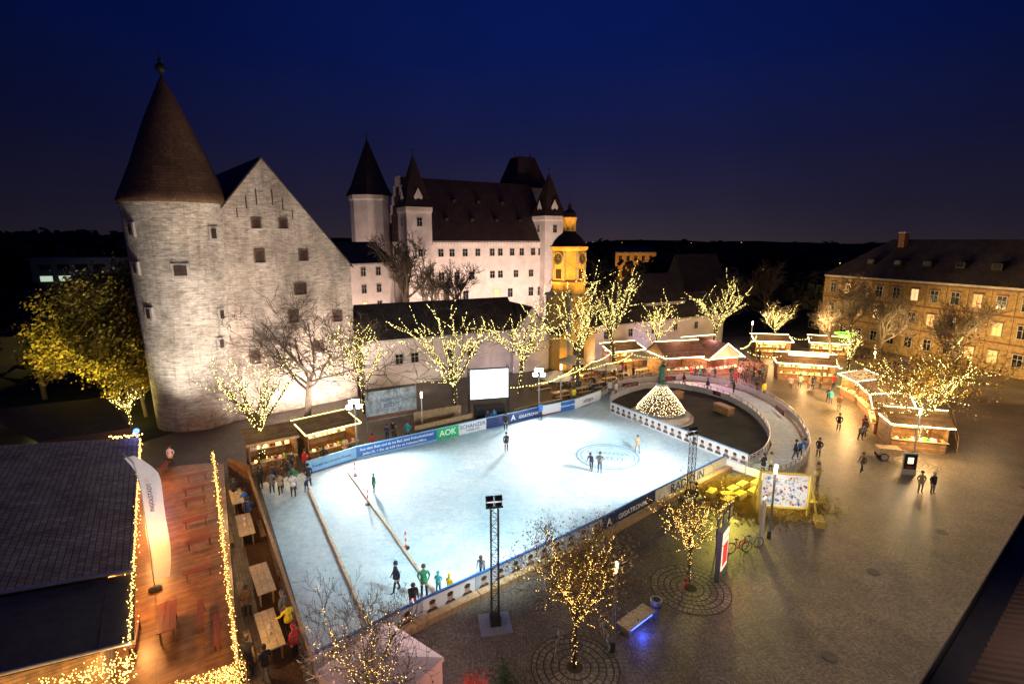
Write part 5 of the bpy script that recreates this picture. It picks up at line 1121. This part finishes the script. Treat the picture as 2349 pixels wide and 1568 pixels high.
PL=[(-.5,42.8,200,'hang','black','black','standing skater in dark jacket on open ice',.03,1,'hair'),
(6.9,38.5,160,'talk','grey','jeans','skater in grey jacket beside a companion',.03,1,'hair'),(6.3,38.9,150,'lean','navy','black','skater bending forward in navy jacket',.03,.95,'hair'),
(10.8,42.5,190,'walk','beige','grey','skater in pale jacket gliding on ice',.03,.9,'hair'),
(-10,35.2,140,'reach','green','jeans','child in green jacket skating on ice',.03,.85,'green'),
(-.6,47.9,180,'stand','black','black','spectator in black coat behind the boards',.03,1,'hair'),(-2.4,48.9,180,'talk','navy','black','spectator in navy coat behind the boards',0,1,'hair'),(-1.8,49.2,190,'stand','blue','black','spectator in blue jacket behind the boards',0,1,'hair'),
(-4.5,23.9,190,'stand','green','black','adult in green jacket standing by near boards',.03,1,'hair'),(-4.9,22.9,200,'lean','black','red','adult in black jacket bending toward a child',.03,1,'hair'),(-3.8,24.1,170,'talk','teal','navy','child in turquoise jacket on skates',.03,.75,'teal'),(-3.2,23.9,150,'reach','yellow','black','child in black and yellow jacket on skates',.03,.75,'yellow'),(-1.6,25.3,170,'lean','grey','black','skater in grey jacket leaning on the boards',.03,.95,'hair'),(-6.0,24.3,120,'walk','navy','black','skater in navy jacket moving past lane timber',.03,1,'navy'),
(-12.8,22.4,20,'stand','brown','black','person in brown jacket standing beside walkway table',.03,1,'hair'),(-19.4,33.9,40,'talk','black','jeans','person in dark jacket at walkway table',.03,1,'hair'),(-18.4,33.2,250,'sit','blue','jeans','person in blue jacket sitting at walkway table',0,1,'hair'),
(-10.3,21.2,60,'reach','yellow','black','person in bright yellow jacket reaching over the fence',.03,1,'hair'),(-10.9,22.0,80,'stand','grey','black','person in grey hooded jacket by fence',.03,1,'grey'),
(-17.3,35.0,30,'stand','grey','black','spectator in grey coat on ice edge',.03,1,'hair'),(-16.6,34.8,60,'talk','beige','black','spectator in beige coat on ice edge',.03,1,'hair'),(-16.0,35.7,200,'stand','green','jeans','person in green jacket at ice edge',.03,1,'hair'),(-15.1,36.2,220,'stand','black','black','person in black coat at ice edge',.03,1,'black'),(-14.9,35.2,240,'lean','navy','jeans','child in navy jacket leaning at ice edge',.03,.75,'blue'),(-17.8,36.4,100,'hang','navy','navy','spectator in navy coat beside fence',.03,1,'hair'),(-17.0,37.2,100,'phone','black','jeans','spectator in black jacket holding a phone',.03,1,'hair'),
(-18.4,35.6,60,'talk','black','black','spectator in black jacket at ice edge',.03,1,'hair'),(-16.9,35.9,120,'stand','brown','black','spectator in brown coat at ice edge',.03,1,'hair'),(-16.4,38.9,160,'stand','red','jeans','visitor in red jacket behind the boards',0,1,'hair'),(-17.4,38.6,200,'talk','black','black','visitor in black coat before small kiosk',0,1,'hair'),
(-18.9,36.6,80,'stand','black','jeans','spectator in black coat beside timber gate',.03,1,'black'),(-15.6,34.6,200,'talk','white','black','spectator in white jacket at ice edge',.03,1,'hair'),(-13.9,41.0,190,'talk','brown','black','visitor in brown coat at kiosk counter',0,1,'hair'),
(-26.4,38.0,180,'stand','white','black','waiter in white shirt on the terrace',.8,1,'hair'),
(-17.0,31.0,60,'stand','navy','black','person in navy jacket beside walkway table',.03,1,'hair'),
(-15.2,39.8,20,'stand','black','black','customer in black coat at drinks kiosk',0,1,'hair'),(-12.2,43.2,30,'stand','red','black','person in red jacket behind the blue board',0,.85,'hair'),(-11.3,44.9,190,'talk','navy','jeans','person in navy jacket holding a drink',0,1,'hair'),(-9.6,45.6,170,'stand','teal','black','person in turquoise jacket behind boards',0,1,'hair'),(-11.0,46.0,160,'phone','black','black','person in black jacket near banner',0,1,'hair'),(-10.5,45.0,90,'talk','brown','jeans','person in brown coat near banner',0,1,'hair'),
(31.4,47.8,150,'stand','black','black','passer-by in dark coat on the plaza',0,1,'hair'),(31.9,45.4,200,'lean','grey','black','person bending forward near market stall',0,1,'hair'),(32.9,46.3,110,'stand','navy','black','person in navy coat at market stall',0,1,'hair'),(33.4,47.2,100,'talk','red','jeans','person in red jacket at market stall',0,1,'red'),
(25.9,41.6,120,'stand','black','black','person in long black coat outside the ring',0,1,'hair'),(22.8,36.4,210,'talk','beige','brown','person in beige coat beside straw bales',0,1,'hair'),(29.6,35.2,170,'stand','beige','grey','person in beige coat strolling on the plaza',0,1,'hair'),(30.4,35.1,190,'stand','black','grey','person in black coat with white hat on plaza',0,1,'white'),
(27.6,38.6,100,'walk','brown','black','person in brown coat walking across the plaza',0,1,'hair'),
(19.6,38.2,20,'talk','black','black','skater in black jacket at rink gate',.03,1,'hair'),(20.3,38.5,200,'stand','white','black','skater in white jacket at rink gate',.03,1,'hair'),(23.6,41,240,'walk','black','jeans','skater in black jacket on the ring track',.03,1,'hair'),(24.3,41.6,230,'lean','blue','black','skater in blue jacket holding the railing',.03,1,'hair'),
(29.6,59.2,200,'stand','yellow','black','person in yellow jacket outside ring railing',0,1,'hair'),(29.2,60.2,140,'talk','black','black','person in black coat outside ring railing',0,1,'hair'),(23.6,60.9,90,'walk','navy','black','skater in navy jacket on the ring',.03,1,'hair'),(21.6,63.6,90,'walk','black','jeans','skater in black jacket on the ring',.03,1,'hair'),(26.6,60.5,120,'lean','black','black','skater leaning forward on the ring track',.03,1,'hair'),
(2.9,51.2,190,'walk','blue','black','skater in blue jacket beside far boards',.03,1,'hair'),(7.0,57.0,200,'stand','yellow','black','steward in yellow vest behind the boards',0,1,'hair'),(11.6,59.8,180,'walk','white','jeans','skater in white jacket entering the ring',.03,1,'hair'),
(-11.0,18.9,30,'lean','black','black','spectator in black jacket on walkway',.03,1,'hair'),(-10.2,18.7,50,'talk','black','grey','spectator in black coat on walkway',.03,1,'hair'),(-9.5,19.9,70,'stand','red','black','spectator in red woolly hat on walkway',.03,1,'red'),
(12.6,33.2,60,'stand','black','black','technician in black clothes beside lighting tower',0,1,'hair')]
for p in PL: person(p[0],p[1],p[2]+180,p[3],p[4],p[5],p[6],p[7],p[8],p[9])
rg=random.Random(12); tops=['black','navy','grey','red','brown','teal','white','beige','black']
for cx,cy,sx,sy,n in ((30.5,65.8,1.8,1.6,18),(25.5,67.0,2.0,.4,8),(33,70.5,1.6,2.4,16),(37.5,62.6,2.2,.9,8),(9,61.5,3.0,2.2,14),(15,68.5,2.5,1.2,8),(40,77.0,2.4,1.2,8),(35.8,54.5,.7,2.2,3)):
    for k in range(n):
        t=rg.choice(tops); person(cx+rg.gauss(0,sx*.6),cy+rg.gauss(0,sy*.6),rg.uniform(0,360),rg.choice(['stand','talk','hang','phone']),t,rg.choice(['black','jeans','navy']),'market visitor in %s winter jacket standing among stalls'%t,0,1,rg.choice(['hair','hair','red','black']))
# ---------------------------------------------------------------- floodlighting of buildings, with added fill lights
PK=(1,.79,.68); CK=(1,.72,.58)
lamp('SPOT',(-17.4,52.0,.4),9500,PK,(-21.4,56.8,7),130,.8,.3,'facade_uplight'); lamp('SPOT',(-21.4,49.0,.4),6000,PK,(-25.0,53.3,7),130,.9,.3,'facade_uplight'); lamp('SPOT',(-15,46,.5),9500,PK,(-22,56,13),85,.9,.3,'facade_uplight')
lamp('SPOT',(-27,41.0,.5),10500,(1,.88,.75),(-32.5,50,14),70,.9,.3,'facade_uplight'); lamp('SPOT',(-21,40,6),7500,(1,.84,.70),(-28,53,19),75,.9,.5,'facade_uplight')  # second spot hangs free, an added fill for the upper gable
lamp('SPOT',(-22,38,6),4500,(1,.66,.36),(-31.5,51,29),30,.9,.5,'facade_uplight')
lamp('SPOT',(-43,42,.8),9500,(1,.80,.22),(-42,55,9),110,.9,.3,'tree_uplight'); lamp('SPOT',(-38,44,.8),1800,(1,.78,.25),(-39,53,7),110,.9,.3,'tree_uplight'); lamp('SPOT',(-50,46,.5),900,(1,.72,.3),(-52,56,8),110,.9,.3,'tree_uplight')
for x,y,tx,ty,e in ((-12,93,-16,108,14500),(-1,97,-7,114,14500),(8,102,2,119,14500),(14,106,9,123,10500)): lamp('SPOT',(x,y,1.5),e,CK,(tx,ty,12),110,.9,.5,'facade_uplight')
lamp('SPOT',(-36,104,1),8500,CK,(-30,118,17),90,.9,.5,'facade_uplight'); lamp('SPOT',(-25,80,2),8500,CK,(-26,91,9),110,.9,.5,'facade_uplight'); lamp('SPOT',(-15,88,2),4500,CK,(-22,95,9),110,.9,.5,'facade_uplight')
lamp('SPOT',(-10,60.0,.5),700,PK,(-12,65,4),130,.9,.3,'facade_uplight'); lamp('SPOT',(0,64,.5),600,(.85,.68,.95),(-2,71,4),120,.9,.3,'facade_uplight'); lamp('SPOT',(22,78,.5),1000,(.8,.64,1),(24,85,4),130,.9,.3,'facade_uplight'); lamp('SPOT',(12,72,.5),600,(.8,.64,1),(15,80,4),130,.9,.3,'facade_uplight')
OR=(1,.54,.11)
lamp('SPOT',(1.5,68.5,9.5),7500,OR,(7,73.5,15.8),58,.8,.2,'facade_uplight'); lamp('SPOT',(12.5,67,9),6500,OR,(8.6,73.5,15.8),58,.8,.2,'facade_uplight'); lamp('SPOT',(9,66,.5),1600,OR,(9,73,5),110,.8,.2,'facade_uplight')
lamp('POINT',(8,74.5,20.2),90,OR,radius=.2)
for x,y in ((54,90),(57,80),(59.5,70),(62,61)): lamp('SPOT',(x-13,y-5,6.0),13000,(1,.66,.26),(x+4,y,7),100,.9,.4,'facade_amber_fill')  # spots without fixtures, added to wash the brick facade in amber
lamp('POINT',(20,21,9),1000,(1,.76,.52),radius=.6); lamp('POINT',(36,30,9),1900,(1,.72,.44),radius=.6); lamp('POINT',(31.5,52,7),2200,(1,.62,.26),radius=.5); lamp('POINT',(10,17,8),420,(1,.80,.6),radius=.6); lamp('POINT',(48,50,7),900,(1,.65,.3),radius=.5); lamp('POINT',(43,72,8),1600,(1,.65,.3),radius=.5)  # unseen points added as warm fill over plaza and market
# ---------------------------------------------------------------- world
wd=bpy.data.worlds.new('World'); scene.world=wd; wd.use_nodes=True; nt=wd.node_tree; bg=nt.nodes['Background']
tc=nt.nodes.new('ShaderNodeTexCoord'); sp=nt.nodes.new('ShaderNodeSeparateXYZ'); nt.links.new(tc.outputs['Generated'],sp.inputs[0])
col=_ramp(nt,sp.outputs[2],[(0.0,(.036,.026,.038)),(.06,(.022,.018,.042)),(.16,(.010,.012,.054)),(.30,(.0028,.009,.082)),(.5,(.001,.007,.088)),(1,(.001,.006,.07))])
ab=_math(nt,'ABSOLUTE',_math(nt,'SUBTRACT',sp.outputs[0],.08))
fa=_ramp(nt,ab,[(.1,(1,1,1)),(.75,(.38,.42,.45))])
vn=_noise(nt,tc.outputs['Generated'],2.2,4); cl=_ramp(nt,vn,[(.3,(.85,.85,.87)),(.7,(1.15,1.12,1.08))])
nt.links.new(_mix(nt,_mix(nt,col,fa,1.0,'MULTIPLY'),cl,1.0,'MULTIPLY'),bg.inputs['Color']); bg.inputs['Strength'].default_value=1.0
cam=bpy.data.cameras.new('camera'); co=bpy.data.objects.new('camera',cam); link(co); co.location=(0,0,18); co.rotation_euler=(R(79),0,0); cam.lens=18.39; cam.sensor_width=36; cam.clip_end=5000; cam.clip_start=.1
scene.camera=co
scene.view_settings.view_transform='Standard'; scene.view_settings.look='None'; scene.view_settings.exposure=0
